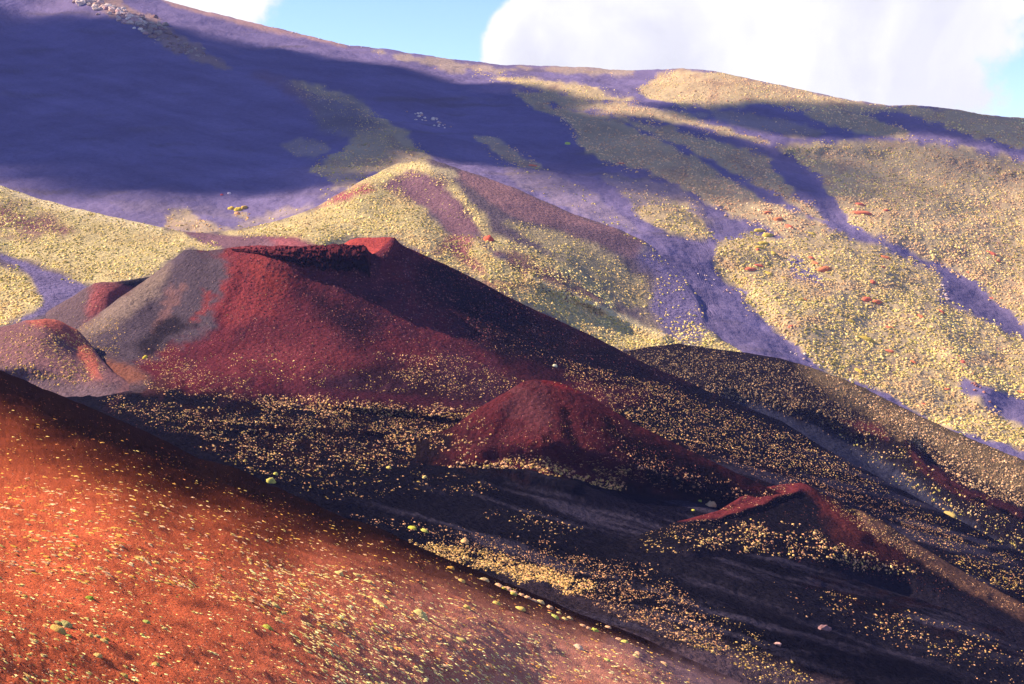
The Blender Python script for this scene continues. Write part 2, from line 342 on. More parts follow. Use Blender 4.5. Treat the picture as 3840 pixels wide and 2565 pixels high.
Sheet("main_cinder_cone",
      [(-500, 1520, 392), (-200, 1450, 396), (0, 1390, 400), (200, 1292, 404), (270, 1245, 405), (350, 1190, 407), (450, 1115, 411), (560, 1040, 416), (640, 980, 418), (690, 938, 419), (720, 934, 418),
       (793, 939, 414), (860, 930, 408), (932, 925, 404), (1100, 928, 398), (1300, 926, 397), (1372, 930, 399), (1385, 945, 400), (1398, 953, 401), (1420, 941, 403), (1450, 915, 405),
       (1468, 895, 407), (1480, 890, 408), (1500, 915, 409), (1540, 932, 410), (1600, 962, 412), (1669, 991, 416), (1808, 1061, 422), (1963, 1141, 429), (2102, 1205, 436), (2268, 1283, 439), (2435, 1371, 440),
       (2570, 1427, 440), (2651, 1466, 440), (2928, 1577, 432), (3095, 1682, 424), (3250, 1765, 418), (3500, 1900, 408), (3840, 2080, 398), (4100, 2220, 390), (4400, 2380, 380)],
      [(1150, 1050, 394), (1150, 1400, 352), (1100, 1500, 338), (450, 1300, 380), (700, 1350, 360), (600, 1150, 402), (800, 1050, 400), (1800, 1300, 384), (2300, 1500, 372), (2700, 1650, 376), (1600, 1200, 392),
       (1100, 1840, 250), (2500, 2400, 208), (3840, 2565, 238), (3840, 2260, 310), (3000, 2300, 235), (2400, 1900, 294), (1900, 1700, 310), (1500, 1600, 325), (3400, 1950, 385),
       (2800, 1800, 340), (0, 1480, 345), (700, 1560, 300), (300, 1450, 345), (1400, 1950, 250), (2000, 2100, 245), (600, 1700, 262), (2900, 2600, 200), (4300, 2700, 250), (1500, 1480, 345)],
      ([-500, 0, 600, 1200, 1700, 2400, 2900, 4400], [1750, 1750, 1900, 2150, 2350, 2600, 2760, 2800]),
      du=6, rows=230, round_d=6, round_px=55, back=40, back_drop=0.8, relief=(0.8, 16.0), mat=M_CONE, crest_rough=1.8, base=(.03, .026, .042),
      lines=[(P((830, 945), (870, 1010), (850, 1100), (790, 1220)), 30, 0.004), (P((900, 1400), (1300, 1510), (1700, 1545), (1820, 1530)), 22, 0.008),
             (P((700, 1440), (1000, 1500), (1400, 1560), (1750, 1590)), 16, -0.008), (P((450, 1540), (800, 1590), (1200, 1600), (1600, 1640)), 18, 0.010),
             (P((500, 1600), (900, 1640), (1300, 1660), (1600, 1720)), 18, -0.010), (P((1650, 1700), (1950, 1760), (2150, 1830)), 24, 0.010),
             (P((1900, 1830), (2150, 1900), (2350, 2000), (2600, 2010)), 50, -0.014), (P((2400, 2140), (2700, 2210), (3000, 2330), (3300, 2430), (3600, 2560)), 26, -0.010),
             (P((2300, 2080), (2700, 2130), (3200, 2260), (3840, 2480)), 34, 0.008), (P((340, 1370), (420, 1350), (520, 1400)), 30, 0.006), (P((1700, 1980), (2100, 2060), (2500, 2180)), 20, 0.006),
             (P((2400, 1640), (2800, 1720), (3150, 1850), (3500, 2040)), 22, 0.008), (P((3100, 2200), (3500, 2300), (3840, 2420)), 18, -0.008)])
Sheet("middle_cone",
      [(1560, 1660, 303), (1700, 1600, 305), (1803, 1526, 308), (1880, 1477, 311), (1964, 1430, 314), (2014, 1421, 315), (2102, 1433, 315), (2169, 1466, 314), (2269, 1521, 313), (2380, 1588, 311), (2570, 1682, 308),
       (2750, 1768, 306), (2950, 1860, 304)],
      [(1700, 1760, 292), (2050, 1620, 300), (2050, 1800, 286), (2450, 1820, 298), (2750, 1900, 302), (2250, 1700, 298), (1900, 1620, 303)],
      ([1560, 1800, 2100, 2500, 2950], [1790, 1870, 1890, 1930, 1980]), du=6, rows=80, round_d=4, round_px=60, back=26, back_drop=0.9, relief=(0.38, 7.0), mat=M_CONE, crest_rough=2.0,
      parent='main_cinder_cone', base=(.16, .035, .035), lines=[(P((1990, 1440), (2010, 1540), (2080, 1640)), 34, 0.0015), (P((2080, 1470), (2130, 1560), (2160, 1640), (2200, 1720)), 24, -0.0014), (P((1900, 1500), (1850, 1600), (1800, 1700)), 34, 0.002)])
Sheet("small_cone",
      [(2350, 2020, 262), (2450, 1988, 269), (2540, 1957, 276), (2695, 1915, 288), (2779, 1861, 300), (2873, 1825, 309), (2950, 1815, 314), (3006, 1811, 316), (3040, 1822, 316), (3095, 1856, 315), (3206, 1906, 313), (3317, 1956, 311),
       (3400, 2017, 308), (3511, 2083, 305), (3650, 2167, 300), (3840, 2261, 293), (4000, 2340, 288), (4300, 2490, 280)],
      [(2600, 2080, 250), (2900, 1920, 294), (3000, 2120, 260), (3400, 2220, 272), (3840, 2420, 262), (3150, 2000, 290), (2700, 1990, 274)],
      ([2350, 2600, 3000, 3400, 4300], [2100, 2150, 2180, 2290, 2700]), du=6, rows=70, round_d=3, round_px=40, back=22, back_drop=0.9, relief=(0.5, 7.0), mat=M_CONE, crest_rough=2.0,
      parent='main_cinder_cone', base=(.035, .028, .042), lines=[(P((2540, 1965), (2700, 1945), (2850, 1890), (2990, 1840)), 11, 0.008), (P((2700, 1925), (2850, 1860), (2960, 1830)), 14, -0.006),
                                      (P((3060, 1850), (3150, 1930), (3230, 2010)), 24, 0.006), (P((3250, 1950), (3450, 2090), (3700, 2230)), 18, 0.006)])
Sheet("low_mound",
      [(-400, 1300, 376), (-200, 1250, 374), (0, 1227, 371), (100, 1203, 369), (166, 1196, 367), (222, 1202, 370), (290, 1235, 374), (340, 1290, 371), (380, 1345, 360), (430, 1400, 345), (520, 1455, 334)],
      [(0, 1480, 330), (200, 1480, 325), (400, 1480, 328), (150, 1320, 352), (-300, 1500, 330)], 1560, du=6, rows=50, round_d=6, round_px=70, back=30, back_drop=0.8,
      relief=(0.5, 9.0), mat=M_CONE, parent='main_cinder_cone', base=(.13, .07, .065), lines=[(P((190, 1215), (270, 1290), (330, 1400)), 26, -0.004)])
Sheet("red_foreground_slope",
      [(-400, 1200, 232), (0, 1388, 216), (94, 1427, 213), (166, 1460, 211), (244, 1488, 209), (388, 1549, 206), (555, 1621, 203), (743, 1716, 200), (888, 1756, 197), (999, 1811, 194), (1165, 1884, 191),
       (1300, 1945, 188), (1398, 1972, 186), (1570, 2050, 183), (1714, 2111, 181), (1869, 2172, 180), (2047, 2244, 178), (2169, 2300, 177), (2380, 2377, 176), (2570, 2465, 176), (2800, 2570, 175), (3200, 2740, 172)],
      [(0, 2565, 52), (-350, 2565, 44), (0, 1800, 118), (500, 1900, 112), (1000, 2565, 74), (2000, 2565, 128), (1300, 2250, 112), (-350, 1700, 120), (1700, 2350, 128), (2500, 2700, 140), (600, 2250, 82), (900, 2000, 122)],
      2760, du=6, rows=200, round_d=10, round_px=200, back=18, back_drop=0.9, relief=(0.5, 9.0), mat=M_FORE, crest_rough=2.0, base=(.24, .07, .045))

# ------------------------------------------------------------------ soil colours, with some light and shade painted in
SAND = (.130, .103, .200); SANDR = (.17, .08, .085)
def paint_mountain(U, V, G, c):
    c[:] = SAND
    X, Y = G[..., 0], G[..., 1]
    f = fbm(X / 120, Y / 45, 5, 3); c *= (1 + 0.16 * f)[..., None]; c *= (1 + 0.16 * fbm(U / 500 - V / 300, V / 26 - U / 90, 5, 23, .6))[..., None]
    c = mixc(c, 0.7 * sstep(0.25, 0.8, fbm(U / 260, V / 18, 4, 8)), (.105, .08, .10))
    veg = np.zeros(U.shape)
    for r in VEG['mountain_slope']:
        veg = np.maximum(veg, pmask(U, V, r[0], 9, 14, 50, 2) * min(1, r[1] * 0.11))
    c = mixc(c, veg * 0.85, (.40, .30, .155))
    c = mixc(c, veg * 0.6 * sstep(0.1, 0.6, fbm(U / 60, V / 30, 4, 14)), (.24, .15, .11))
    c = mixc(c, pmask(U, V, P((-20, -300), (330, 0), (420, 70), (560, 110), (600, 160), (760, 230), (860, 250), (820, 220), (700, 140), (560, 60), (450, 0), (300, -120)), 12, 14, 30), (.24, .16, .15))
    c = mixc(c, 0.8 * pmask(U, V, P((600, -10), (900, 70), (1300, 165), (1300, 178), (900, 92), (640, 22)), 8, 5, 30), (.33, .20, .17))
    c = mixc(c, 0.7 * pmask(U, V, P((950, 270), (1130, 320), (1260, 430), (1180, 430), (1050, 330)), 30, 14, 40), (.15, .09, .12))
    c = mixc(c, pmask(U, V, P((1170, 380), (1330, 370), (1420, 480), (1330, 510), (1200, 500)), 40, 14, 40), (.15, .12, .14))
    for q in (P((3650, 1430), (3850, 1500), (3850, 1590), (3700, 1510)), P((2950, 920), (3000, 960), (3110, 1060), (3060, 1075), (2985, 1060), (2960, 990))):
        c = mixc(c, pmask(U, V, q, 12, 12, 40), SAND)
    return c
def paint_green(U, V, G, c):
    c[:] = (.105, .078, .095)
    veg = np.zeros(U.shape)
    for r in VEG['green_hills']: veg = np.maximum(veg, pmask(U, V, r[0], 20, 16, 60, 2) * min(1, r[1] * 0.11))
    c = mixc(c, veg * 0.85, (.44, .35, .17))
    c = mixc(c, veg * 0.5 * sstep(0.1, 0.7, fbm(U / 90, V / 40, 4, 31)), (.36, .27, .11))
    red = (.21, .07, .065); pur = (.14, .075, .095)
    c = mixc(c, pmask(U, V, P((0, 760), (140, 800), (270, 850), (240, 890), (60, 880), (-60, 850)), 26, 26), (.17, .08, .085))
    c = mixc(c, pmask(U, V, P((690, 868), (800, 880), (1000, 886), (1120, 900), (1200, 930), (1100, 940), (850, 935), (760, 915)), 8, 4), (.13, .07, .09))
    c = mixc(c, pmask(U, V, P((1000, 890), (1120, 898), (1210, 935), (1050, 935)), 20, 6), (.23, .07, .08))
    c = mixc(c, pmask(U, V, P((1520, 644), (1614, 650), (1692, 716), (1770, 800), (1815, 880), (1700, 880), (1603, 788), (1436, 694)), 16, 16), pur)
    c = mixc(c, pmask(U, V, P((1731, 638), (1919, 699), (1991, 733), (2158, 805), (2424, 900), (2380, 960), (2158, 870), (1991, 833), (1880, 788), (1790, 720), (1715, 660)), 14, 10), (.21, .115, .125))
    c = mixc(c, pmask(U, V, P((2100, 830), (2424, 900), (2360, 960), (2200, 900), (2050, 840)), 20, 10), (.13, .08, .10))
    c = mixc(c, pmask(U, V, P((1180, 785), (1270, 727), (1370, 690), (1410, 710), (1270, 758)), 12, 8), (.24, .07, .08))
    c = mixc(c, pmask(U, V, P((1686, 883), (1770, 883), (1764, 950), (1825, 1033), (1786, 1016), (1692, 955), (1625, 944)), 16, 10), (.22, .08, .09))
    c = mixc(c, 0.8 * pmask(U, V, P((1820, 1060), (1960, 1050), (1990, 1080), (1870, 1100)), 20, 12), (.30, .12, .06))
    c = mixc(c, 0.85 * pmask(U, V, P((1870, 945), (1925, 940), (2050, 990), (2200, 1090), (2330, 1170), (2250, 1160), (2080, 1085), (1950, 1030)), 14, 22, 35), (.13, .065, .07))
    c = mixc(c, pmask(U, V, P((2424, 880), (2700, 900), (2700, 1180), (2620, 1300), (2500, 1275), (2440, 1160), (2470, 1050), (2400, 960)), 34, 20), SAND)
    c = mixc(c, pmask(U, V, P((0, 950), (111, 989), (222, 1033), (330, 1072), (240, 1140), (133, 1194), (44, 1215), (128, 1172), (166, 1127), (111, 1033), (0, 966)), 8, 6), SAND)
    c = mixc(c, 0.8 * lmask(U, V, P((-60, 685), (0, 700), (139, 750), (250, 779), (444, 826), (600, 860)), 16, 4) , (.62, .50, .30))
    c = mixc(c, 0.7 * lmask(U, V, P((1991, 1039), (2200, 1130), (2350, 1200), (2491, 1261)), 14, 8), (.62, .50, .28))
    c = mixc(c, 0.7 * pmask(U, V, P((1590, 616), (1700, 640), (1720, 660), (1640, 650), (1560, 625)), 10, 8), (.45, .36, .20))
    return c
def paint_dark(U, V, G, c):
    c[:] = (0.0112, 0.0079, 0.0106)
    c = mixc(c, pmask(U, V, P((3000, 1330), (3206, 1430), (3840, 1720), (4200, 1880), (4200, 2000), (3840, 1860), (3500, 1680), (3200, 1520), (3050, 1440)), 40, 20), (0.1350, 0.0900, 0.0495))
    c = mixc(c, pmask(U, V, P((2720, 1490), (2900, 1530), (3120, 1620), (3420, 1790), (3700, 2000), (3840, 2100), (3700, 2060), (3300, 1850), (3000, 1650)), 20, 16), (0.0260, 0.0260, 0.0465))
    c = mixc(c, pmask(U, V, P((3385, 1640), (3420, 1655), (3490, 1735), (3660, 1840), (3860, 1930), (3860, 1960), (3600, 1865), (3440, 1760)), 8, 7, 30), (0.034, 0.010, 0.013))
    c = mixc(c, 0.6 * pmask(U, V, P((3150, 1570), (3300, 1600), (3330, 1640), (3200, 1620)), 14, 12), (0.1170, 0.0270, 0.0270))
    return c
def paint_cone(U, V, G, c):
    c[:] = (0.0047, 0.0041, 0.0071)
    c *= (1 + 0.35 * fbm(G[..., 0] / 26, G[..., 1] / 26, 5, 9))[..., None]
    c = mixc(c, 0.6 * sstep(0.05, 0.6, fbm(U / 260, V / 26, 5, 19)) * sstep(1500, 1700, V), (0.0083, 0.0071, 0.0111))
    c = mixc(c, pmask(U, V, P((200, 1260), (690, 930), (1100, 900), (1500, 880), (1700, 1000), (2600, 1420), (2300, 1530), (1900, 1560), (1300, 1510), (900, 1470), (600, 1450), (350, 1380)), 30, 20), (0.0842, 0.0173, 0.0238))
    c = mixc(c, pmask(U, V, P((1150, 1400), (1400, 1330), (1900, 1400), (2200, 1480), (1900, 1600), (1300, 1520)), 60, 30, 80), (0.0204, 0.0078, 0.0120))
    c = mixc(c, 0.65 * sstep(1000, 1350, U + (V - 1200) * .3) * sstep(-.15, .45, fbm(U / 150 + V / 200, V / 70 - U / 150, 5, 77)) * sstep(2000, 1800, U) * sstep(1560, 1480, V), (0.0300, 0.0120, 0.0220))
    c = mixc(c, 0.5 * sstep(.15, .5, fbm(U / 40 + V / 90, V / 110, 4, 79)) * sstep(1560, 1480, V), (0.0450, 0.0160, 0.0240))
    # slip of red ash below the rim, brighter scarlet where it meets the grey
    c = mixc(c, 0.8 * pmask(U, V, P((840, 950), (1060, 960), (1100, 1040), (1000, 1180), (880, 1220), (820, 1180)), 60, 30, 80), (0.1685, 0.0299, 0.0311))
    c = mixc(c, 0.75 * pmask(U, V, P((960, 990), (1080, 1010), (1060, 1090), (1000, 1100)), 50, 20, 80), (0.2022, 0.0346, 0.0283))
    c = mixc(c, 0.8 * pmask(U, V, P((860, 1290), (1250, 1260), (1400, 1330), (1200, 1390), (850, 1380)), 60, 30, 80), (0.1236, 0.0259, 0.0311))
    c = mixc(c, 0.85 * pmask(U, V, P((1150, 1090), (1400, 1150), (1400, 1330), (1290, 1290), (1210, 1200)), 50, 34, 70), (0.0123, 0.0059, 0.0103))
    c = mixc(c, 0.95 * pmask(U, V, P((1500, 960), (1700, 990), (2700, 1470), (2500, 1520), (2100, 1400), (1780, 1280), (1620, 1120)), 70, 36, 120), (0.0059, 0.0044, 0.0071))  # right flank darkened: its shade away from the sun is in the colour
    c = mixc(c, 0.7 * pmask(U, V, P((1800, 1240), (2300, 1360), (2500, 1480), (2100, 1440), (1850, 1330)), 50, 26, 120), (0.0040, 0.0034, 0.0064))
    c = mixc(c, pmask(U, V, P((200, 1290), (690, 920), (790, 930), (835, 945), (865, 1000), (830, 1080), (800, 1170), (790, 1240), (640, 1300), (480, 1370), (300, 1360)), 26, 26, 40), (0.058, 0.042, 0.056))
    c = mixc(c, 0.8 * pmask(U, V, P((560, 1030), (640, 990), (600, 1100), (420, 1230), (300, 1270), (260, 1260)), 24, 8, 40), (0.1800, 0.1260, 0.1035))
    c = mixc(c, 0.4 * pmask(U, V, P((640, 1060), (690, 1080), (660, 1160), (580, 1240), (590, 1170)), 16, 22, 30), (0.1980, 0.0900, 0.0765))
    c = mixc(c, 0.7 * pmask(U, V, P((760, 1080), (800, 1080), (790, 1160), (740, 1200), (700, 1210), (760, 1170)), 10, 14, 30), (0.1685, 0.0269, 0.0264))
    c = mixc(c, 0.8 * pmask(U, V, P((480, 1290), (640, 1190), (740, 1215), (640, 1260), (560, 1340)), 20, 14, 50), (0.0099, 0.0079, 0.0115))
    # pale flat, little red knoll, purple track at the left foot of the cone
    c = mixc(c, pmask(U, V, P((-200, 1380), (260, 1340), (430, 1330), (560, 1400), (600, 1460), (420, 1475), (200, 1470), (-200, 1440)), 18, 14), (0.0744, 0.0465, 0.0558))
    c = mixc(c, pmask(U, V, P((340, 1370), (400, 1352), (480, 1365), (560, 1400), (560, 1430), (480, 1440), (370, 1430)), 14, 10), (0.1460, 0.0576, 0.0425))
    c = mixc(c, 0.9 * pmask(U, V, P((560, 1420), (640, 1410), (620, 1480), (540, 1480)), 20, 12), (0.0496, 0.0174, 0.0184))
    c = mixc(c, 0.9 * pmask(U, V, P((840, 1490), (1200, 1460), (1700, 1500), (1800, 1520), (1500, 1530), (1000, 1500)), 20, 12), (0.0435, 0.0109, 0.0179))
    for q, f in ((P((620, 1500), (1150, 1490), (1900, 1540), (1850, 1700), (1200, 1780), (800, 1700)), 26), (P((1650, 1680), (2350, 1760), (2400, 1830), (1900, 1820), (1600, 1760)), 26),
                 (P((2400, 1640), (3100, 1780), (3500, 2020), (3100, 1900), (2700, 1800)), 26), (P((3000, 2110), (3840, 2250), (3840, 2480), (3300, 2350), (3050, 2200)), 40)):
        c = mixc(c, 0.75 * pmask(U, V, q, f, 26, 50) * sstep(-0.2, 0.3, fbm(U / 50, V / 22, 4, 41)), (0.0109, 0.0047, 0.0055))
    c = mixc(c, 0.8 * pmask(U, V, P((2050, 1880), (2400, 1830), (2600, 1880), (2550, 2010), (2300, 2000), (2150, 1960)), 30, 14), (0.0040, 0.0035, 0.0079))
    c = mixc(c, 0.8 * pmask(U, V, P((2300, 2080), (2700, 2110), (3200, 2260), (3900, 2500), (3900, 2600), (3500, 2500), (3000, 2340), (2600, 2200)), 30, 20), (0.0099, 0.0083, 0.0134))
    c = mixc(c, pmask(U, V, P((1900, 2150), (2300, 2290), (2700, 2420), (3300, 2620), (3300, 2800), (2500, 2700), (1800, 2200)), 40, 14), (0.0651, 0.0409, 0.0508))
    c = mixc(c, 0.8 * pmask(U, V, P((1700, 2090), (2100, 2220), (2500, 2370), (2700, 2440), (2500, 2430), (2000, 2250)), 16, 8), (0.0119, 0.0089, 0.0119))
    lane = sstep(.0, .45, fbm((U * .95 + V * .3) / 420, (V * .95 - U * .27) / 22, 5, 101, .6)) * sstep(1750, 1950, V + .12 * U - 200)
    c = mixc(c, 0.8 * lane * sstep(2700, 2300, U * 0 + V), (.034, .028, .046))
    return c
def paint_c2(U, V, G, c):
    c[:] = (0.066, 0.013, 0.016)
    c = mixc(c, 0.7 * sstep(0.0, 0.6, fbm(U / 60, V / 60, 5, 12)), (0.0434, 0.0124, 0.0161))
    c = mixc(c, 0.8 * pmask(U, V, P((1930, 1450), (2050, 1450), (2080, 1560), (2020, 1620), (1900, 1560)), 26, 26, 40), (0.085, 0.027, 0.032))
    c = mixc(c, 0.9 * pmask(U, V, P((2100, 1530), (2130, 1530), (2150, 1600), (2160, 1680), (2110, 1650)), 16, 16, 30), (0.0044, 0.0024, 0.0035))
    c = mixc(c, 0.8 * pmask(U, V, P((2030, 1630), (2070, 1620), (2070, 1670), (2030, 1660)), 10, 10, 30), (0.0059, 0.0030, 0.0044))
    c = mixc(c, pmask(U, V, P((2250, 1560), (2600, 1690), (3000, 1880), (2900, 1960), (2500, 1880), (2300, 1700)), 50, 30), (0.0064, 0.0034, 0.0047))
    c = mixc(c, 0.7 * pmask(U, V, P((2040, 1430), (2120, 1440), (2180, 1470), (2120, 1462)), 8, 5, 30), (0.1800, 0.0180, 0.0200))
    c = mixc(c, pmask(U, V, P((1450, 1620), (1600, 1600), (1700, 1590), (1700, 1680), (1640, 1760), (1640, 1950), (1450, 1950)), 50, 30), (0.0089, 0.0052, 0.0067))
    c = mixc(c, pmask(U, V, P((1600, 1790), (1900, 1790), (2300, 1800), (2900, 1900), (2900, 2100), (1600, 2000)), 40, 20), (0.0089, 0.0044, 0.0059))
    return c
def paint_c3(U, V, G, c):
    c[:] = (0.0073, 0.0059, 0.0092)
    c = mixc(c, pmask(U, V, P((2540, 1955), (2700, 1905), (2790, 1850), (2880, 1810), (3010, 1800), (3050, 1835), (2960, 1850), (2830, 1900), (2700, 1945)), 7, 3), (0.095, 0.018, 0.021))  # red inner face with its sunlight painted in; dark base stands for shade
    c = mixc(c, 0.9 * pmask(U, V, P((3020, 1820), (3100, 1860), (3240, 1960), (3400, 2080), (3300, 2080), (3180, 2010), (3080, 1930), (3050, 1880)), 20, 14), (0.0744, 0.0161, 0.0161))
    c = mixc(c, 0.9 * pmask(U, V, P((3100, 1960), (3300, 2000), (3420, 2100), (3300, 2130), (3150, 2050)), 30, 16), (0.0465, 0.0124, 0.0124))
    c = mixc(c, 0.8 * pmask(U, V, P((3200, 1900), (3420, 2020), (3700, 2180), (3900, 2300), (3840, 2330), (3500, 2140), (3250, 1980)), 12, 8), (0.1170, 0.0585, 0.0405))
    c = mixc(c, pmask(U, V, P((2300, 2050), (2700, 2060), (3400, 2170), (3900, 2350), (4300, 2800), (3300, 2500), (2300, 2200)), 30, 14), (0.0119, 0.0092, 0.0149))
    return c
def paint_mound(U, V, G, c):
    c[:] = (.16, .078, .085)
    c = mixc(c, pmask(U, V, P((90, 1200), (170, 1190), (240, 1205), (300, 1240), (360, 1330), (380, 1420), (340, 1420), (280, 1310), (200, 1240)), 12, 8), (.30, .085, .065))
    c = mixc(c, pmask(U, V, P((-200, 1400), (100, 1380), (300, 1440), (450, 1440), (450, 1600), (-200, 1600)), 30, 14), (.11, .07, .085))
    return c
def paint_side(U, V, G, c):
    c[:] = (.10, .065, .075)
    c = mixc(c, 0.8 * pmask(U, V, P((350, 1060), (440, 1058), (500, 1075), (420, 1160), (330, 1200), (330, 1130)), 26, 18), (.24, .06, .06))
    c = mixc(c, pmask(U, V, P((430, 1060), (480, 1045), (570, 1025), (700, 1020), (560, 1075), (500, 1078)), 8, 3), (.02, .018, .024))
    return c
def paint_far_rim(U, V, G, c):
    c[:] = (.30, .052, .045); return mixc(c, 0.6 * sstep(0.1, .6, fbm(U / 20, V / 14, 4, 5)), (.20, .035, .035))
def paint_fore(U, V, G, c):
    X, Y = G[..., 0], G[..., 1]
    c[:] = (.47, .100, .044)
    k = sstep(0.15, 1.0, (U - 300) / 2000 + (V - 2300) / 1400 * 0.3 + 0.10 * fbm(U / 300, V / 120, 4, 4))
    c = mixc(c, k, (.42, .165, .118))
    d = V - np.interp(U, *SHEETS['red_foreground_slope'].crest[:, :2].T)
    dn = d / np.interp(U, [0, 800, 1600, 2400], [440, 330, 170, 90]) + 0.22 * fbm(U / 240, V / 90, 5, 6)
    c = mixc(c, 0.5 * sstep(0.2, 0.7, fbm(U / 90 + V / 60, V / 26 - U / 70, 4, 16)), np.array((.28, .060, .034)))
    c = mixc(c, sstep(1.35, 0.16, dn), (.010, .0045, .004))  # dark crest soil, with the crest's grazing shade also put into the colour
    c = mixc(c, pmask(U, V, P((2300, 2420), (2570, 2480), (3300, 2760), (2700, 2760), (2560, 2600)), 60, 20), (.16, .09, .10))
    return c
HAZE = True

# ------------------------------------------------------------------ vegetation plan: outline, plants per 1000 px2, size range (m), colour mix, clumping
STRAW = ((.52, .43, .20), (.45, .36, .17), (.40, .35, .13), (.36, .33, .12)); OLIVE = ((.30, .29, .09), (.24, .25, .07), (.38, .34, .13), (.42, .36, .15))
TAWNY = ((.44, .31, .14), (.38, .25, .12), (.47, .37, .18), (.33, .26, .12)); AMBER = ((.50, .26, .05), (.42, .22, .05), (.48, .33, .10), (.40, .14, .05))
MIXED = STRAW + OLIVE + TAWNY[:2]
br = lambda pal, f: tuple(tuple(min(.8, x * f) for x in c) for c in pal)
STRAW = tuple((a*1.6, b*1.38, c*1.25) for a, b, c in STRAW); OLIVE = tuple((a*1.5, b*1.2, c*1.1) for a, b, c in OLIVE); TAWNY = tuple((a*1.45, b*1.22, c*1.4) for a, b, c in TAWNY); AMBER = br(AMBER, 1.2); DIM_TAWNY = br(TAWNY, .5)  # last palette: tawny dimmed, the dark hill's weak light put into plant colour
VEG = {k: [] for k in SHEETS}
def veg(sheet, poly, dens, smin, smax, pal, clump=0.0, elong=1.0): VEG[sheet].append((poly, dens, smin, smax, pal, clump, elong))
m = 'mountain_slope'
veg(m, Q((860, 118), (960, 126), (1100, 146), (1185, 158), (1140, 175), (1010, 158), (900, 132)), 5, 1.6, 3.2, TAWNY, .5)
veg(m, Q((1180, 153), (1300, 158), (1450, 160), (1450, 170), (1300, 166)), 5, 1.5, 3, TAWNY, .3)
veg(m, Q((1090, 167), (1200, 178), (1330, 195), (1450, 228), (1445, 240), (1340, 232), (1290, 216), (1230, 206), (1150, 192)), 9, 2, 3.6, STRAW, .3)
veg(m, Q((1465, 205), (1505, 165), (1560, 160), (1700, 172), (1800, 194), (1900, 221), (2060, 244), (2360, 270), (2360, 340), (2230, 318), (2150, 288), (2080, 262), (2000, 262), (1940, 255), (1860, 252), (1740, 235), (1640, 248), (1560, 243), (1480, 222)), 10, 2, 3.6, STRAW + TAWNY, .1)
veg(m, Q((1800, 236), (1990, 264), (2060, 300), (2090, 318), (1960, 305), (1880, 276)), 9, 2, 3.6, TAWNY, .2)
veg(m, Q((1640, 250), (1780, 272), (1900, 300), (1850, 312), (1700, 288), (1600, 268)), 4, 1.8, 3.2, TAWNY, .5)
g1 = P((2102, 400), (2540, 470), (2723, 510), (2884, 545), (2990, 580), (3000, 640), (3080, 690), (3110, 745), (3215, 860), (3150, 870), (3060, 790), (2960, 700), (2900, 640), (2884, 580), (2723, 535), (2540, 492))
veg(m, P((1926, 350), (2110, 352), (2356, 392), (2560, 430), (2750, 490), (2884, 530), (2720, 508), (2540, 470), (2300, 430)), 9, 2, 3.6, TAWNY, .15)
veg(m, P((1940, 356), (2025, 411), (2102, 444), (2158, 499), (2200, 570), (2352, 627), (2491, 666), (2570, 700), (2750, 810), (2950, 880), (3130, 866), (2973, 790), (2806, 725), (2690, 655), (2612, 600), (2520, 560), (2300, 450), (2100, 400)), 9, 2, 3.6, TAWNY, .2)
veg(m, P((2300, 435), (2540, 495), (2723, 540), (2884, 585), (2900, 650), (2960, 710), (3060, 800), (3090, 825), (3017, 790), (2884, 715), (2806, 680), (2734, 645), (2680, 600), (2540, 545), (2400, 490)), 9, 2, 3.6, TAWNY, .1)
veg(m, P((2920, 540), (3139, 527), (3428, 536), (3594, 558), (3870, 616), (3870, 900), (3870, 1230), (3678, 1065), (3539, 985), (3372, 918), (3215, 850), (3120, 745), (3090, 690), (3060, 640), (3000, 610)), 10, 2, 3.4, OLIVE + TAWNY + STRAW, .05)
veg(m, P((2700, 905), (2800, 860), (2950, 885), (3100, 870), (3395, 950), (3539, 1040), (3530, 1130), (3683, 1180), (3860, 1280), (3860, 1490), (3690, 1440), (3600, 1400), (3600, 1450), (3700, 1520), (3860, 1600), (3860, 1700), (3700, 1650), (3500, 1580), (3370, 1490), (3250, 1440), (3080, 1370), (2990, 1290), (2900, 1230), (2790, 1140), (2810, 1105), (2730, 1060), (2670, 990)), 9, 1.7, 3.2, STRAW + OLIVE, .05)
veg(m, P((2374, 788), (2440, 760), (2570, 765), (2640, 830), (2690, 890), (2600, 890), (2470, 870)), 9, 2, 3.2, OLIVE + STRAW, .2)
veg(m, P((1860, 600), (2040, 620), (2250, 740), (2400, 870), (2300, 860), (2130, 790), (1950, 700)), 1.3, 1.7, 3, OLIVE, .6)
veg(m, P((2250, 640), (2560, 700), (2700, 860), (2560, 800), (2380, 750), (2280, 700)), 2.2, 1.8, 3, TAWNY, .5)
veg(m, P((2330, 720), (2480, 730), (2560, 790), (2380, 800)), 4, 1.8, 3, TAWNY + OLIVE, .3)
veg(m, P((1780, 515), (1850, 520), (1960, 570), (2020, 612), (1960, 615), (1850, 575)), 7, 2, 3.2, TAWNY, .3)
veg(m, P((1070, 295), (1200, 320), (1300, 360), (1430, 430), (1400, 432), (1280, 395), (1150, 350)), 8, 1.8, 3, TAWNY + OLIVE, .3)
veg(m, P((1050, 300), (1200, 340), (1400, 430), (1500, 520), (1400, 540), (1250, 500), (1150, 400)), 3, 1.2, 2.2, OLIVE, .2)
veg(m, P((1350, 440), (1430, 440), (1560, 530), (1620, 600), (1450, 650), (1300, 650), (1170, 640), (1230, 590), (1330, 540)), 8, 1.7, 3, OLIVE + TAWNY, .25)
veg(m, P((1060, 540), (1170, 530), (1240, 560), (1180, 590), (1090, 570)), 4, 1.7, 3, TAWNY + OLIVE, .4)
veg(m, P((1180, 640), (1400, 640), (1330, 700), (1200, 740), (1250, 690)), 5, 1.7, 3, OLIVE, .4)
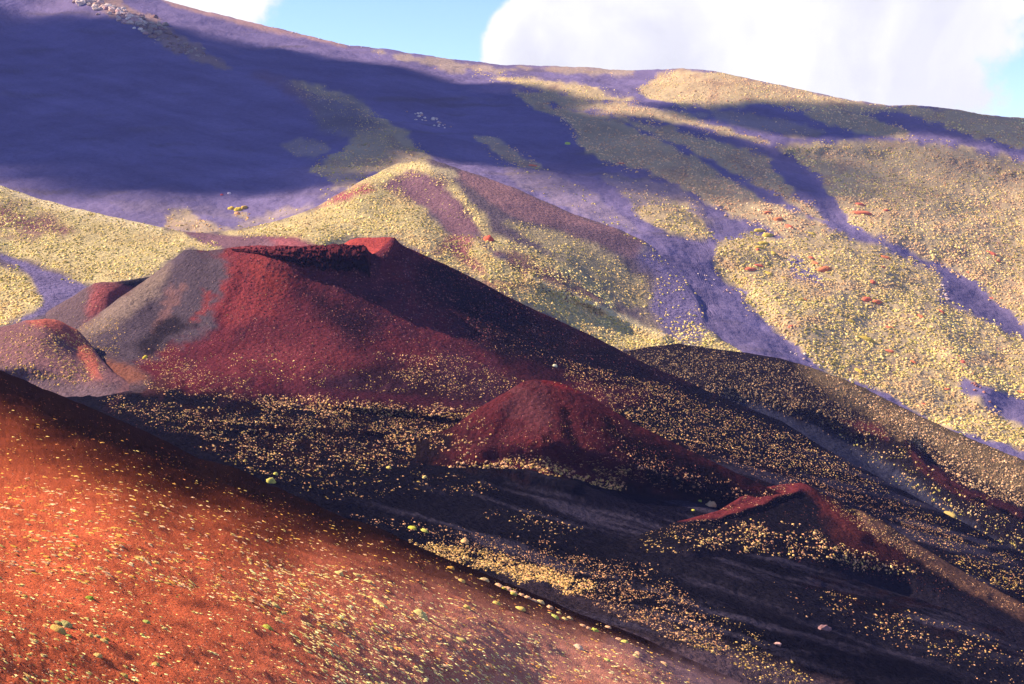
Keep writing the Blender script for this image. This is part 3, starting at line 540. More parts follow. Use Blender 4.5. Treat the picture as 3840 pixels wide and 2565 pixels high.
veg(m, P((620, 800), (700, 790), (790, 828), (880, 862), (860, 870), (700, 868), (620, 845)), 7, 1.6, 2.8, STRAW + AMBER[:1], .4)
veg(m, P((880, 850), (1000, 820), (1180, 770), (1170, 760), (1000, 790), (900, 830)), 3.5, 1.6, 2.6, STRAW + OLIVE, .5)
veg(m, P((400, 760), (640, 765), (960, 800), (1000, 850), (700, 790), (450, 790)), .7, 1.6, 2.4, STRAW, .6)
veg(m, P((860, 795), (930, 790), (930, 808), (870, 810)), 9, 2, 3, AMBER[:2], .1)
veg(m, P((700, 160), (840, 230), (860, 250), (740, 200)), 1.2, 2, 3, TAWNY, .4)
m = 'green_hills'
veg(m, P((-100, 660), (0, 697), (139, 745), (444, 822), (700, 872), (760, 905), (830, 925), (700, 935), (600, 1000), (520, 1050), (400, 1060), (320, 1065), (222, 1025), (111, 980), (-50, 935)), 10, 1.2, 2.4, STRAW + OLIVE[:2], .1)
veg(m, P((-60, 970), (90, 1030), (160, 1110), (160, 1130), (120, 1170), (40, 1212), (-60, 1230)), 9, 1.5, 2.8, STRAW + OLIVE + AMBER[2:3], .1)
veg(m, P((700, 875), (900, 885), (900, 900), (760, 910)), 3, 1, 1.8, STRAW, .4)
veg(m, P((830, 868), (960, 850), (1060, 828), (1180, 785), (1280, 740), (1400, 690), (1500, 700), (1600, 790), (1680, 880), (1800, 890), (1850, 960), (1980, 1010), (2100, 1060), (2250, 1150), (2400, 1230), (2540, 1275), (2420, 1310), (2300, 1300), (2100, 1200), (1808, 1055), (1669, 985), (1520, 915), (1460, 890), (1320, 892), (1200, 935), (1120, 900), (1000, 885), (900, 884)), 11, 1.3, 2.5, OLIVE + STRAW, .05)
veg(m, P((1410, 640), (1492, 614), (1560, 605), (1640, 640), (1710, 700), (1800, 800), (1830, 880), (1980, 930), (2150, 1000), (2280, 1100), (2300, 1150), (2150, 1070), (1950, 980), (1830, 920), (1790, 850), (1690, 720), (1600, 650), (1440, 680), (1300, 730), (1290, 720)), 10, 1.3, 2.4, STRAW, .1)
veg(m, P((1900, 830), (2158, 880), (2300, 960), (2420, 1050), (2440, 1150), (2350, 1150), (2150, 1000), (1980, 900)), 6, 1.2, 2.3, OLIVE + STRAW, .2)
veg(m, P((2350, 880), (2500, 950), (2600, 1010), (2560, 1040), (2420, 970)), 4, 1.4, 2.6, OLIVE, .4)
veg(m, P((2450, 1040), (2640, 1060), (2640, 1180), (2600, 1290), (2480, 1270), (2400, 1180)), 2.2, 1.4, 2.8, OLIVE + STRAW, .4)
veg(m, P((2330, 1280), (2480, 1270), (2600, 1200), (2720, 1290), (2900, 1350), (2700, 1330), (2500, 1310)), 8, 1.5, 2.8, STRAW + OLIVE, .1)
veg(m, P((1450, 640), (1600, 640), (1700, 720), (1800, 830), (1700, 840), (1550, 740), (1400, 720)), 1.8, 1, 1.8, STRAW, .4)
veg(m, P((0, 760), (140, 800), (270, 850), (240, 890), (0, 880)), 4, 1.1, 1.8, STRAW, .4)
m = 'dark_hill'
veg(m, P((2300, 1320), (2540, 1290), (2912, 1345), (3206, 1442), (3500, 1600), (3400, 1650), (3200, 1620), (3000, 1560), (2750, 1490), (2540, 1440), (2400, 1400)), 9, .9, 1.7, DIM_TAWNY, .05)
veg(m, P((3100, 1400), (3428, 1560), (3860, 1740), (3860, 1920), (3600, 1810), (3480, 1710), (3350, 1600), (3150, 1480)), 10, 1, 2, DIM_TAWNY + TAWNY, .1)
veg(m, P((2600, 1480), (2800, 1500), (2820, 1530), (2700, 1510)), 6, 1.2, 2, AMBER[2:3] + TAWNY, .2)
veg(m, P((2980, 1530), (3400, 1680), (3600, 1830), (3860, 1960), (3860, 2100), (3600, 1990), (3350, 1800), (3150, 1650)), 3.2, .9, 1.7, TAWNY + OLIVE, .5)
veg(m, P((3000, 1780), (3400, 1880), (3860, 2080), (3860, 2230), (3400, 2000)), 3.5, .9, 1.7, TAWNY + OLIVE, .4)
m = 'main_cinder_cone'
veg(m, P((1400, 1320), (1560, 1300), (1800, 1360), (1980, 1440), (1920, 1490), (1700, 1480), (1500, 1430)), 5.5, .7, 1.3, STRAW + TAWNY, .2)
veg(m, P((540, 1270), (700, 1330), (1000, 1330), (1500, 1380), (1800, 1450), (1500, 1490), (1100, 1440), (760, 1440), (600, 1400)), 2.2, .6, 1.4, OLIVE + STRAW, .55)
veg(m, P((500, 1360), (640, 1290), (760, 1370), (940, 1450), (1000, 1500), (700, 1500), (560, 1450)), 6.5, .6, 1.2, STRAW + TAWNY, .35)
veg(m, P((900, 1490), (1270, 1498), (1500, 1522), (1830, 1525), (1760, 1560), (1500, 1558), (1270, 1548), (1000, 1530)), 12, .8, 1.4, STRAW + TAWNY, .05)
veg(m, P((2100, 1350), (2450, 1420), (2700, 1510), (3000, 1640), (3200, 1740), (3330, 1850), (3000, 1770), (2700, 1690), (2500, 1650), (2300, 1550), (2150, 1450)), 7, .7, 1.3, TAWNY + STRAW, .1)
veg(m, P((1700, 1180), (2300, 1400), (2200, 1440), (1900, 1330)), 1.0, .7, 1.1, TAWNY, .3)
veg(m, P((200, 1270), (330, 1200), (420, 1180), (480, 1230), (420, 1350), (360, 1360)), 6.5, .6, 1.4, STRAW + OLIVE, .25)
veg(m, P((350, 1480), (700, 1510), (1150, 1560), (1700, 1560), (1900, 1640), (1850, 1740), (1500, 1760), (1100, 1740), (900, 1700), (700, 1620), (500, 1560)), 6.5, .6, 1.2, TAWNY + STRAW, .5)
veg(m, P((640, 1540), (900, 1560), (1300, 1575), (1600, 1590), (1400, 1600), (1000, 1590), (750, 1575)), 9, .7, 1.1, TAWNY + STRAW, .2)
veg(m, P((1500, 1580), (1750, 1640), (1900, 1720), (1900, 1780), (1650, 1740), (1450, 1660)), 7, .8, 1.4, STRAW + TAWNY, .25)
veg(m, P((750, 1680), (1100, 1720), (1500, 1780), (1800, 1790), (1900, 1840), (1600, 1860), (1200, 1860), (900, 1770)), 3.5, .6, 1.2, TAWNY + OLIVE, .5)
veg(m, P((1280, 1930), (1600, 1960), (1850, 2000), (2150, 2040), (2150, 2070), (1800, 2030), (1400, 1980)), 3.5, .6, 1.1, TAWNY, .4)
veg(m, P((1800, 1910), (2050, 1920), (2200, 1980), (2100, 2010), (1900, 1960)), 3, .6, 1.1, TAWNY + STRAW, .4)
veg(m, P((1540, 2035), (1700, 2055), (1880, 2085), (2080, 2140), (2230, 2200), (2180, 2215), (2000, 2175), (1800, 2130), (1640, 2090)), 30, .6, 1.1, AMBER[2:3] + STRAW + STRAW[:1], .1)
veg(m, P((1650, 2010), (1900, 2040), (2200, 2080), (2450, 2160), (2600, 2260), (2760, 2450), (2640, 2440), (2400, 2340), (2200, 2250), (2000, 2160)), 7, .5, .9, TAWNY + OLIVE[3:], .3, 1.4)
veg(m, P((1500, 1990), (1650, 2010), (2000, 2060), (2400, 2110), (2560, 2120), (2540, 2140), (2300, 2120), (1900, 2080)), 3.5, .5, .9, TAWNY, .4)
veg(m, P((2480, 2015), (2700, 2048), (3050, 2070), (3400, 2120), (3470, 2165), (3200, 2125), (2900, 2100), (2540, 2062)), 8, .6, 1.1, STRAW + TAWNY, .2)
veg(m, P((2540, 2080), (2800, 2100), (2900, 2120), (2700, 2125)), 6, .5, .9, TAWNY, .3)
veg(m, P((2540, 2350), (2800, 2420), (3000, 2520), (3050, 2565), (2850, 2560), (2700, 2460), (2560, 2400)), 4.5, .5, 1.0, OLIVE + STRAW, .3, 1.4)
veg(m, P((2650, 2260), (2800, 2330), (2900, 2430), (2800, 2420), (2650, 2330)), 2.5, .4, .8, STRAW, .4)
veg(m, P((3000, 2130), (3300, 2180), (3860, 2420), (3860, 2520), (3400, 2400), (3100, 2280)), 2.2, .6, 1.2, TAWNY + OLIVE, .4)
veg(m, P((2400, 1640), (2700, 1690), (3000, 1770), (3300, 1860), (3600, 2010), (3400, 1990), (3100, 1850), (2800, 1760), (2500, 1700)), 6.5, .7, 1.2, TAWNY, .4)
veg(m, P((2450, 1740), (2800, 1800), (2700, 1830), (2500, 1790)), 3, .7, 1.1, TAWNY, .4)
veg(m, P((3300, 1850), (3500, 1930), (3860, 2100), (3860, 2240), (3600, 2100), (3400, 1990)), 6, .7, 1.3, TAWNY + OLIVE, .4)
veg(m, P((3500, 2080), (3860, 2200), (3860, 2230), (3600, 2150)), 5, .8, 1.5, AMBER[2:3] + OLIVE, .3)
veg(m, P((2900, 2180), (3860, 2520), (3860, 2600), (3000, 2300)), .6, .6, 1.0, TAWNY, .4)
veg(m, P((600, 1200), (1000, 1100), (1900, 1250), (2000, 1400), (1400, 1420), (700, 1380)), .25, .6, 1.0, OLIVE + TAWNY, .2)
m = 'middle_cone'
veg(m, P((1600, 1640), (1800, 1560), (1840, 1600), (1800, 1720), (1640, 1740)), 3.5, .7, 1.3, STRAW + TAWNY, .4)
veg(m, P((1650, 1740), (1900, 1720), (2150, 1740), (2350, 1760), (2340, 1830), (2050, 1830), (1750, 1800)), 10, .8, 1.4, STRAW + TAWNY + OLIVE[:1], .2)
veg(m, P((2350, 1700), (2600, 1760), (2900, 1860), (2800, 1900), (2500, 1840), (2350, 1800)), 3.5, .6, 1.2, TAWNY, .4)
veg(m, P((1850, 1600), (2300, 1560), (2500, 1700), (2400, 1760), (1900, 1740)), 1.1, .4, .9, TAWNY + OLIVE[:1], .2)
veg(m, P((2060, 1424), (2110, 1428), (2160, 1460), (2100, 1440)), 9, .8, 1.2, STRAW, 0)
m = 'small_cone'
veg(m, P((2560, 2010), (2800, 1960), (3000, 1960), (3200, 2060), (3450, 2140), (3300, 2140), (3000, 2090), (2700, 2060)), 6, .6, 1.3, STRAW + TAWNY, .4)
veg(m, P((3080, 1850), (3206, 1906), (3317, 1956), (3420, 2040), (3500, 2100), (3400, 2080), (3250, 1990), (3130, 1910)), 10, .5, 1.0, TAWNY + STRAW, .1)
veg(m, P((3400, 2020), (3650, 2170), (3860, 2280), (3800, 2290), (3500, 2140)), 6, .5, 1.0, TAWNY, .3)
veg(m, P((2695, 1915), (2780, 1862), (2873, 1824), (3006, 1812), (2990, 1826), (2860, 1850), (2750, 1900)), 7, .5, .9, STRAW + TAWNY, .25)
veg(m, P((2450, 1985), (2700, 1940), (2850, 1890), (2960, 1850), (2900, 1880), (2700, 1960), (2480, 2000)), 6, .5, .8, TAWNY, .2)
veg(m, P((2400, 1990), (2650, 2000), (2650, 2060), (2400, 2060)), 4, .6, 1.1, STRAW, .4)
m = 'low_mound'
veg(m, P((-100, 1240), (120, 1210), (240, 1240), (330, 1330), (370, 1420), (250, 1440), (60, 1400), (-100, 1360)), 7, .7, 1.5, STRAW + OLIVE + TAWNY[:1], .25)
veg(m, P((260, 1210), (310, 1240), (380, 1330), (400, 1400), (350, 1370), (300, 1290)), 10, .7, 1.2, STRAW, .1)
veg(m, P((-100, 1360), (250, 1420), (400, 1440), (300, 1480), (-100, 1440)), 2, .6, 1.2, STRAW, .3)
m = 'side_cone'
veg(m, P((130, 1210), (350, 1090), (400, 1150), (260, 1260)), .5, .7, 1.1, STRAW, .3)
m = 'red_foreground_slope'
veg(m, P((-200, 1800), (400, 1800), (900, 1900), (1500, 2060), (1900, 2200), (2600, 2490), (3000, 2700), (2000, 2700), (1400, 2400), (700, 2200), (-200, 2100)), 2.2, .15, .36, AMBER + TAWNY[:2], .25, 2.0)
veg(m, P((-200, 1500), (0, 1500), (600, 1690), (1300, 1980), (1900, 2200), (1500, 2100), (700, 1850), (-200, 1800)), .9, .18, .34, AMBER, .2, 1.8)
veg(m, P((-200, 2000), (700, 2110), (1200, 2200), (1900, 2330), (2500, 2510), (2800, 2700), (-200, 2700)), 1.3, .08, .22, OLIVE + STRAW + AMBER[2:3], .38, 2.0)
veg(m, P((900, 2080), (1500, 2170), (2100, 2360), (2700, 2600), (2700, 2700), (1400, 2700), (1100, 2400)), 3.0, .12, .30, STRAW + STRAW + TAWNY[:1], .36, 2.6)

# ------------------------------------------------------------------ clouds whose shadows lie on the mountain
M_CLOUD = bpy.data.materials.new("cloud"); M_CLOUD.use_nodes = True
t = M_CLOUD.node_tree; b = t.nodes['Principled BSDF']; b.inputs['Base Color'].default_value = (.85, .85, .87, 1); b.inputs['Roughness'].default_value = 1
at = nd(t, 'ShaderNodeAttribute', attribute_name="cover"); t.links.new(at.outputs['Fac'], b.inputs['Alpha'])
def cloud(sheet, poly, H, soft, warp, seed, thick=70, gaps=()):
    s = SHEETS[sheet]
    def up(poly):
        p, _, _ = s.sample(np.clip(poly[:, 0], -480, 4380), poly[:, 1]); return (p + SD[None] * ((H - p[:, 2]) / SD[2])[:, None])[:, :2]
    q = up(poly)
    x0, y0 = q.min(0) - 60; x1, y1 = q.max(0) + 60; st = 7.0
    X, Y = np.meshgrid(np.arange(x0, x1, st), np.arange(y0, y1, st), indexing='ij')
    sd = seg_dist(X, Y, q); sd = np.where(inside(X, Y, q), sd, -sd)
    sd = sd + warp * fbm(X / 150, Y / 60, 6, seed, .55) * 1.6
    cov = sstep(-soft, soft, sd)
    for gp, f in gaps:
        g = up(gp); gs = seg_dist(X, Y, g); gs = np.where(inside(X, Y, g), gs, -gs) + 8 * fbm(X / 60, Y / 30, 4, seed + 9); cov = cov * (1 - f * sstep(-10, 10, gs))
    puff = thick * np.sqrt(np.clip(sd, 0, 160) / 160) * (0.7 + 0.6 * fbm(X / 70, Y / 70, 5, seed + 2))
    top = np.stack([X, Y, H + 4 + puff], -1); bot = np.stack([X, Y, H - 2 - 0.12 * puff], -1)
    R, C = X.shape; i = np.arange(R * C).reshape(R, C); F = np.stack([i[:-1, :-1], i[1:, :-1], i[1:, 1:], i[:-1, 1:]], -1).reshape(-1, 4)
    keep = cov.reshape(-1)[F].max(1) > 0.002; F = F[keep]
    V = np.concatenate([top.reshape(-1, 3), bot.reshape(-1, 3)]); F = np.concatenate([F, F[:, ::-1] + R * C])
    mesh_obj("cloud", V, F, M_CLOUD, None, True, 'structure', None, {"cover": np.concatenate([cov.ravel(), cov.ravel()])})
CH = 720.0
cloud('mountain_slope', P((-480, -60), (-200, 20), (0, 48), (200, 72), (400, 92), (560, 98), (700, 130), (900, 158), (1100, 200), (1300, 232), (1480, 268), (1620, 305), (1800, 338), (1930, 352), (2050, 372), (2250, 395), (2400, 430), (2560, 470),
      (2640, 520), (2800, 540), (2950, 520), (3139, 518), (3428, 532), (3594, 560), (3840, 610), (4300, 700), (4300, 760), (3840, 650), (3600, 640), (3430, 690), (3250, 760), (3100, 800), (2950, 800), (2800, 790),
      (2620, 770), (2480, 770), (2350, 745), (2200, 735), (2050, 720), (1900, 640), (1700, 600), (1500, 590), (1400, 640), (1270, 690), (1100, 728), (960, 742), (850, 752), (700, 752), (500, 738), (300, 728), (100, 700), (-300, 640), (-480, 600)), CH, 20, 30, 3, gaps=[(P((1960, 625), (2100, 600), (2300, 628), (2250, 665), (2050, 665)), .45), (P((1480, 300), (1700, 322), (1900, 345), (1700, 350), (1520, 328)), .5), (P((560, 128), (700, 150), (900, 172), (880, 186), (700, 166)), .5), (P((2380, 450), (2700, 440), (3000, 420), (3950, 480), (4300, 600), (4300, 800), (3100, 900), (2700, 840), (2380, 650)), .22), (P((2900, 530), (3200, 524), (3450, 545), (3950, 640), (4300, 700), (4300, 900), (3100, 900), (3100, 760), (3000, 640)), .38), (P((1150, 640), (1700, 600), (2380, 700), (2400, 800), (1100, 800)), .2), (P((1300, 470), (2200, 400), (2500, 640), (2300, 760), (1700, 700), (1300, 620)), .12), (P((-480, 560), (400, 600), (1200, 600), (1200, 800), (-480, 800)), .1)])
cloud('mountain_slope', P((2500, 408), (2620, 400), (2740, 386), (2850, 375), (3000, 378), (3150, 385), (3330, 396), (3500, 396), (3840, 446), (4300, 520), (4300, 650), (3840, 560), (3600, 520), (3300, 500), (3000, 500), (2750, 470), (2600, 440)), CH + 4, 10, 14, 8, gaps=[(P((3100, 360), (4400, 420), (4400, 700), (3300, 520), (3050, 440)), .2)])

# ------------------------------------------------------------------ air
V0, V1 = np.array([-1500., -60., -152.]), np.array([1500., 2000., 520.])
hv = np.array([[x, y, z] for x in (V0[0], V1[0]) for y in (V0[1], V1[1]) for z in (V0[2], V1[2])])
hf = np.array([(0, 1, 3, 2), (4, 6, 7, 5), (0, 4, 5, 1), (2, 3, 7, 6), (0, 2, 6, 4), (1, 5, 7, 3)])
M_HAZE = bpy.data.materials.new("haze"); M_HAZE.use_nodes = True; t = M_HAZE.node_tree
for x in list(t.nodes): t.nodes.remove(x)
pv = nd(t, 'ShaderNodeVolumePrincipled'); ov = nd(t, 'ShaderNodeOutputMaterial'); t.links.new(pv.outputs[0], ov.inputs['Volume'])
pv.inputs['Color'].default_value = (.30, .36, 1.0, 1); pv.inputs['Density'].default_value = 0.00006; pv.inputs['Anisotropy'].default_value = 0.0
if HAZE: mesh_obj("haze", hv, hf, M_HAZE, None, False, 'stuff')

# ------------------------------------------------------------------ build the ground
SHEETS['mountain_slope'].build(paint_mountain); SHEETS['green_hills'].build(paint_green); SHEETS['dark_hill'].build(paint_dark)
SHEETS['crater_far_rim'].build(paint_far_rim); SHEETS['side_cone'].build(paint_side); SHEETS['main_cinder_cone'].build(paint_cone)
SHEETS['middle_cone'].build(paint_c2); SHEETS['small_cone'].build(paint_c3); SHEETS['low_mound'].build(paint_mound)
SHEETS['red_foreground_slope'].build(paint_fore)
r = 9000.0; n = 48; a = np.linspace(0, 2 * math.pi, n, endpoint=False)
gv = np.concatenate([[[0, 0, -150]], np.stack([r * np.cos(a), r * np.sin(a), np.full(n, -150.0)], -1)]); gf = [(0, i + 1, (i + 1) % n + 1) for i in range(n)]
mesh_obj("ground", gv, np.array(gf), M_FAR, np.tile(SAND, (n + 1, 1)), False, 'structure')

# ------------------------------------------------------------------ plants
ORDER = ["mountain_slope", "green_hills", "dark_hill", "crater_far_rim", "side_cone", "main_cinder_cone", "middle_cone", "small_cone", "low_mound", "red_foreground_slope"]
def visible(name, u, v, margin=30):
    """true where no nearer landform covers the spot (with a margin for a step aside)"""
    ok = np.ones(u.shape, bool)
    for k in ORDER[ORDER.index(name) + 1:]:
        s = SHEETS[k]; c = s.crest
        hit = (u > c[0, 0]) & (u < c[-1, 0]) & (v > s.top(u) + margin) & (v < np.interp(u, s.u, s.vb))
        hit &= s.depth(u, v) < SHEETS[name].depth(u, v)
        ok &= ~hit
    return ok
def dome(rings, seg, jit, seed, sphere=1.0):
    """a lumpy cushion: rings of points from the rim up to the crown"""
    g = np.random.default_rng(seed); V = []; F = []
    for i in range(rings):
        t = i / rings * math.pi / 2; rr = math.cos(t) ** 0.8; z = math.sin(t)
        for j in range(seg):
            a = 2 * math.pi * (j + 0.5 * (i % 2)) / seg; q = 1 + g.normal() * jit
            V.append((rr * math.cos(a) * q, rr * math.sin(a) * q, (z * sphere) * (1 + g.normal() * jit * .6) - (0.25 if i == 0 else 0)))
    V.append((0, 0, sphere * (1 + g.normal() * jit)))
    for i in range(rings - 1):
        for j in range(seg):
            a, b = i * seg + j, i * seg + (j + 1) % seg; c, d = a + seg, b + seg
            if i % 2: F += [(a, b, d), (a, d, c)] if False else [(a, d, c), (a, b, d)]
            else: F += [(a, b, c), (b, d, c)]
    k = (rings - 1) * seg; F += [(k + j, k + (j + 1) % seg, rings * seg) for j in range(seg)]
    return np.array(V), np.array(F)
STONES = {}
def scatter(name, rng_):
    out = []
    s = SHEETS[name]
    for ri, (poly, dens, smin, smax, pal, clump, elong) in enumerate(VEG[name]):
        x0, y0 = poly.min(0); x1, y1 = poly.max(0); n = int((x1 - x0) * (y1 - y0) * dens * ({'mountain_slope': 4.8, 'green_hills': 5.2, 'dark_hill': 4.8, 'red_foreground_slope': 3.4}.get(name, 5.2) if VEG is not STONES else 2.2) / 1000)
        u = rng_.uniform(x0 - 20, x1 + 20, n); v = rng_.uniform(y0 - 14, y1 + 14, n)
        k = rng_.random(n) < pmask(u, v, poly, 16, 14, 60, 2 + ri)
        if clump > 0: k &= fbm(u / (70 if name == 'main_cinder_cone' else 45), v / (17 if name == 'main_cinder_cone' else 24), 4, 50 + ri) + 0.16 * rng_.normal(size=n) > (clump - 0.55) * 0.9
        k &= (u > -90) & (u < 3930) & (v < 2620)
        u, v = u[k], v[k]; k = visible(name, u, v); u, v = u[k], v[k]
        p, nn, ok = s.sample(u, v); m = len(u)
        if not m: continue
        sz = (smin * .8 + (smax * 1.2 - smin * .8) * rng_.random(m) ** 2.4) * {'mountain_slope': .36, 'green_hills': .37, 'dark_hill': .36, 'red_foreground_slope': .66}.get(name, .34)
        pa = np.array(pal)[rng_.integers(0, len(pal), m)] * rng_.uniform(.8, 1.18, m)[:, None]
        patch = fbm(u / 130, v / 60, 4, 70)[:, None]
        diag = fbm((u * .85 + v * .5) / 260, (v * .85 - u * .45) / 34, 4, 90)[:, None]
        pa = pa * (1 + 0.34 * patch + (0.30 * diag if name in ('mountain_slope', 'green_hills') else 0))
        if name in ('mountain_slope', 'green_hills') and VEG is not STONES:
            warm = sstep(0.0, .55, fbm(u / 120, v / 45, 4, 95)) * (.75 if name == 'mountain_slope' else .45); pa = pa * (1 - warm[:, None]) + np.array((.60, .36, .20)) * warm[:, None] * rng_.uniform(.7, 1.15, m)[:, None]
        if name in ('main_cinder_cone', 'middle_cone', 'small_cone', 'low_mound') and VEG is not STONES: pa = pa * np.array((.92, .76, .74))
        out.append((np.stack([u, v], 1)[ok], p[ok], nn[ok], sz[ok], pa[ok], np.full(ok.sum(), elong)))
    return [np.concatenate([o[i] for o in out]) for i in range(6)]
def bulk(name, label, pos, nrm, size, colr, elong, protos, mat, hgt=(.34, .55), down=None, smooth=False):
    Vs, Fs, Cs = [], [], []; off = 0; g = np.random.default_rng(5)
    small = size / pos[:, 1] * FOC < (8.5 if 'scrub' in name else 1e9); which = g.integers(0, len(protos), len(pos)); which[small] = len(protos) + g.integers(0, 5, small.sum())
    for w, (pv, pf) in enumerate(list(protos) + (TINY if 'scrub' in name else CHIP)):
        k = which == w; n = k.sum()
        if not n: continue
        n_, p_, s_, c_, e_ = nrm[k], pos[k], size[k], colr[k], elong[k]
        z = n_ * 0.6 + np.array([0, 0, 0.4]); z /= np.linalg.norm(z, axis=1)[:, None]
        dd = np.tile((.93, -.37), (n, 1))         # the way the slope wash runs
        yaw = np.where(e_ > 1.2, g.normal(0, .18, n), g.uniform(0, 6.28, n)); ca, sa = np.cos(yaw), np.sin(yaw)
        x = np.stack([dd[:, 0] * ca - dd[:, 1] * sa, dd[:, 0] * sa + dd[:, 1] * ca, 0 * ca], 1); x -= z * (x * z).sum(1)[:, None]; x /= np.linalg.norm(x, axis=1)[:, None]
        y = np.cross(z, x)
        sx = s_ * .5 * np.where(e_ > 1.2, g.uniform(.6, 1.0, n) * e_, g.uniform(.85, 1.4, n)); sy = s_ * .5 * g.uniform(.8, 1.1, n); sz = s_ * g.uniform(*hgt, n) * .9
        A = (x * sx[:, None])[:, None] * pv[None, :, 0:1] + (y * sy[:, None])[:, None] * pv[None, :, 1:2] + (z * sz[:, None])[:, None] * pv[None, :, 2:3] + (p_ - z * (s_ * .04)[:, None])[:, None]
        Vs.append(A.reshape(-1, 3)); Fs.append((pf[None] + (off + np.arange(n) * len(pv))[:, None, None]).reshape(-1, 3)); off += n * len(pv)
        cv = c_[:, None] * g.uniform(.88, 1.12, (n, len(pv)))[..., None]; Cs.append(cv.reshape(-1, 3))
    o = mesh_obj(name, np.concatenate(Vs), np.concatenate(Fs), mat, np.clip(np.concatenate(Cs), .01, .9), smooth, 'stuff')
    o["label"] = label
    return o
FARP = [dome(2, 5, .17, i) for i in range(6)]; TINY = [dome(1, 5, .22, 40 + i) for i in range(5)]; CHIP = [dome(1, 5, .34, 50 + i) for i in range(5)]; MIDP = [dome(3, 7, .15, 20 + i) for i in range(6)]
STUFF = {"mountain_slope": ("cushion_scrub", "straw, olive and tawny cushion scrub over the far mountain slope", FARP),
         "green_hills": ("cushion_scrub", "dense pale yellow cushion scrub on the green hills behind the cone", FARP),
         "dark_hill": ("cushion_scrub", "dimmed tawny cushion scrub on the dark hill right of the big cone", FARP),
         "main_cinder_cone": ("cushion_scrub", "small straw cushions over the big cone's foot and the black basin", FARP),
         "middle_cone": ("cushion_scrub", "straw cushions round the small red cone in the basin", FARP), "small_cone": ("cushion_scrub", "straw cushions on the lowest small cone at right", FARP),
         "low_mound": ("cushion_scrub", "pale cushions on the low mound at the left foot of the cone", FARP), "side_cone": ("cushion_scrub", "few cushions on the little side cone", FARP)}
NP = 0
for k, (nm, lab, pr) in STUFF.items():
    uv, p, nn, sz, cl, el = scatter(k, rng); NP += len(p); print("plants", k, len(p))
    bulk(nm, lab, p, nn, sz, cl, el, pr, M_PLANT)
# ------------------------------------------------------------------ single plants and stones
def obj_mat(name, sc, bump=0.8):
    m = bpy.data.materials.new(name); m.use_nodes = True; t = m.node_tree; b = t.nodes['Principled BSDF']
    oi = nd(t, 'ShaderNodeObjectInfo'); g = nd(t, 'ShaderNodeTexCoord')
    na = nd(t, 'ShaderNodeTexNoise'); na.inputs['Scale'].default_value = sc; na.inputs['Detail'].default_value = 4; na.inputs['Roughness'].default_value = 0.7
    t.links.new(g.outputs['Object'], na.inputs['Vector'])
    mr = nd(t, 'ShaderNodeMapRange'); mr.inputs['From Min'].default_value = 0.3; mr.inputs['From Max'].default_value = 0.7
    mr.inputs['To Min'].default_value = 0.55; mr.inputs['To Max'].default_value = 1.35
    t.links.new(na.outputs['Fac'], mr.inputs['Value'])
    vs = nd(t, 'ShaderNodeVectorMath', operation='SCALE'); t.links.new(oi.outputs['Color'], vs.inputs[0]); t.links.new(mr.outputs[0], vs.inputs['Scale'])
    t.links.new(vs.outputs[0], b.inputs['Base Color']); b.inputs['Roughness'].default_value = 0.95; b.inputs['Specular IOR Level'].default_value = 0.0
    bp = nd(t, 'ShaderNodeBump'); bp.inputs['Strength'].default_value = bump; bp.inputs['Distance'].default_value = 0.15
    t.links.new(na.outputs['Fac'], bp.inputs['Height']); t.links.new(bp.outputs[0], b.inputs['Normal'])
    return m
M_ONE = obj_mat("single_cushion", 7.0); M_BOULD = obj_mat("boulder", 2.2)
def lumpy(rings, seg, seed):
    V, F = dome(rings, seg, .07, seed); n = fbm(V[:, 0] * 2.2 + seed * 7, V[:, 1] * 2.2 + V[:, 2] * 1.7, 3, seed)
    V[:, :3] *= (1 + 0.30 * n)[:, None]; V[:, 0] *= 1 + .12 * math.sin(seed * 2.1); return V, F
CUSH = []
for i in range(6):
    V, F = lumpy(5, 12, 60 + i); o = mesh_obj("cushion_plant", V, F, M_ONE, None, True); CUSH.append(o.data); bpy.data.objects.remove(o)
def rock_mesh(seed, seg=7, rings=4):
    g = np.random.default_rng(seed); V = [(0, 0, -1)]
    for i in range(1, rings):
        z = -math.cos(math.pi * i / rings); r = math.sin(math.pi * i / rings)
        for j in range(seg):
            a = 2 * math.pi * (j + .5 * (i % 2)) / seg; q = 1 + g.normal() * .17
            V.append((r * math.cos(a) * q, r * math.sin(a) * q, z * (1 + g.normal() * .12)))
    V.append((0, 0, 1)); V = np.array(V)
    for _ in range(3):                      # a few flat broken faces
        d = g.normal(size=3); d /= np.linalg.norm(d); h = g.uniform(.5, .75); e = V @ d; V = V - np.clip(e - h, 0, 9)[:, None] * d
    F = [(0, 1 + (j + 1) % seg, 1 + j) for j in range(seg)]
    for i in range(rings - 2):
        for j in range(seg):
            a = 1 + i * seg + j; b = 1 + i * seg + (j + 1) % seg; c = a + seg; d = b + seg; F += [(a, b, d), (a, d, c)]
    k = 1 + (rings - 2) * seg; F += [(k + j, k + (j + 1) % seg, len(V) - 1) for j in range(seg)]
    return V, np.array(F)
BOULD = []  # angular blocks
for i in range(8):
    V, F = rock_mesh(i, 9, 6); o = mesh_obj("boulder", V, F, M_BOULD, None, False); BOULD.append(o.data); bpy.data.objects.remove(o)
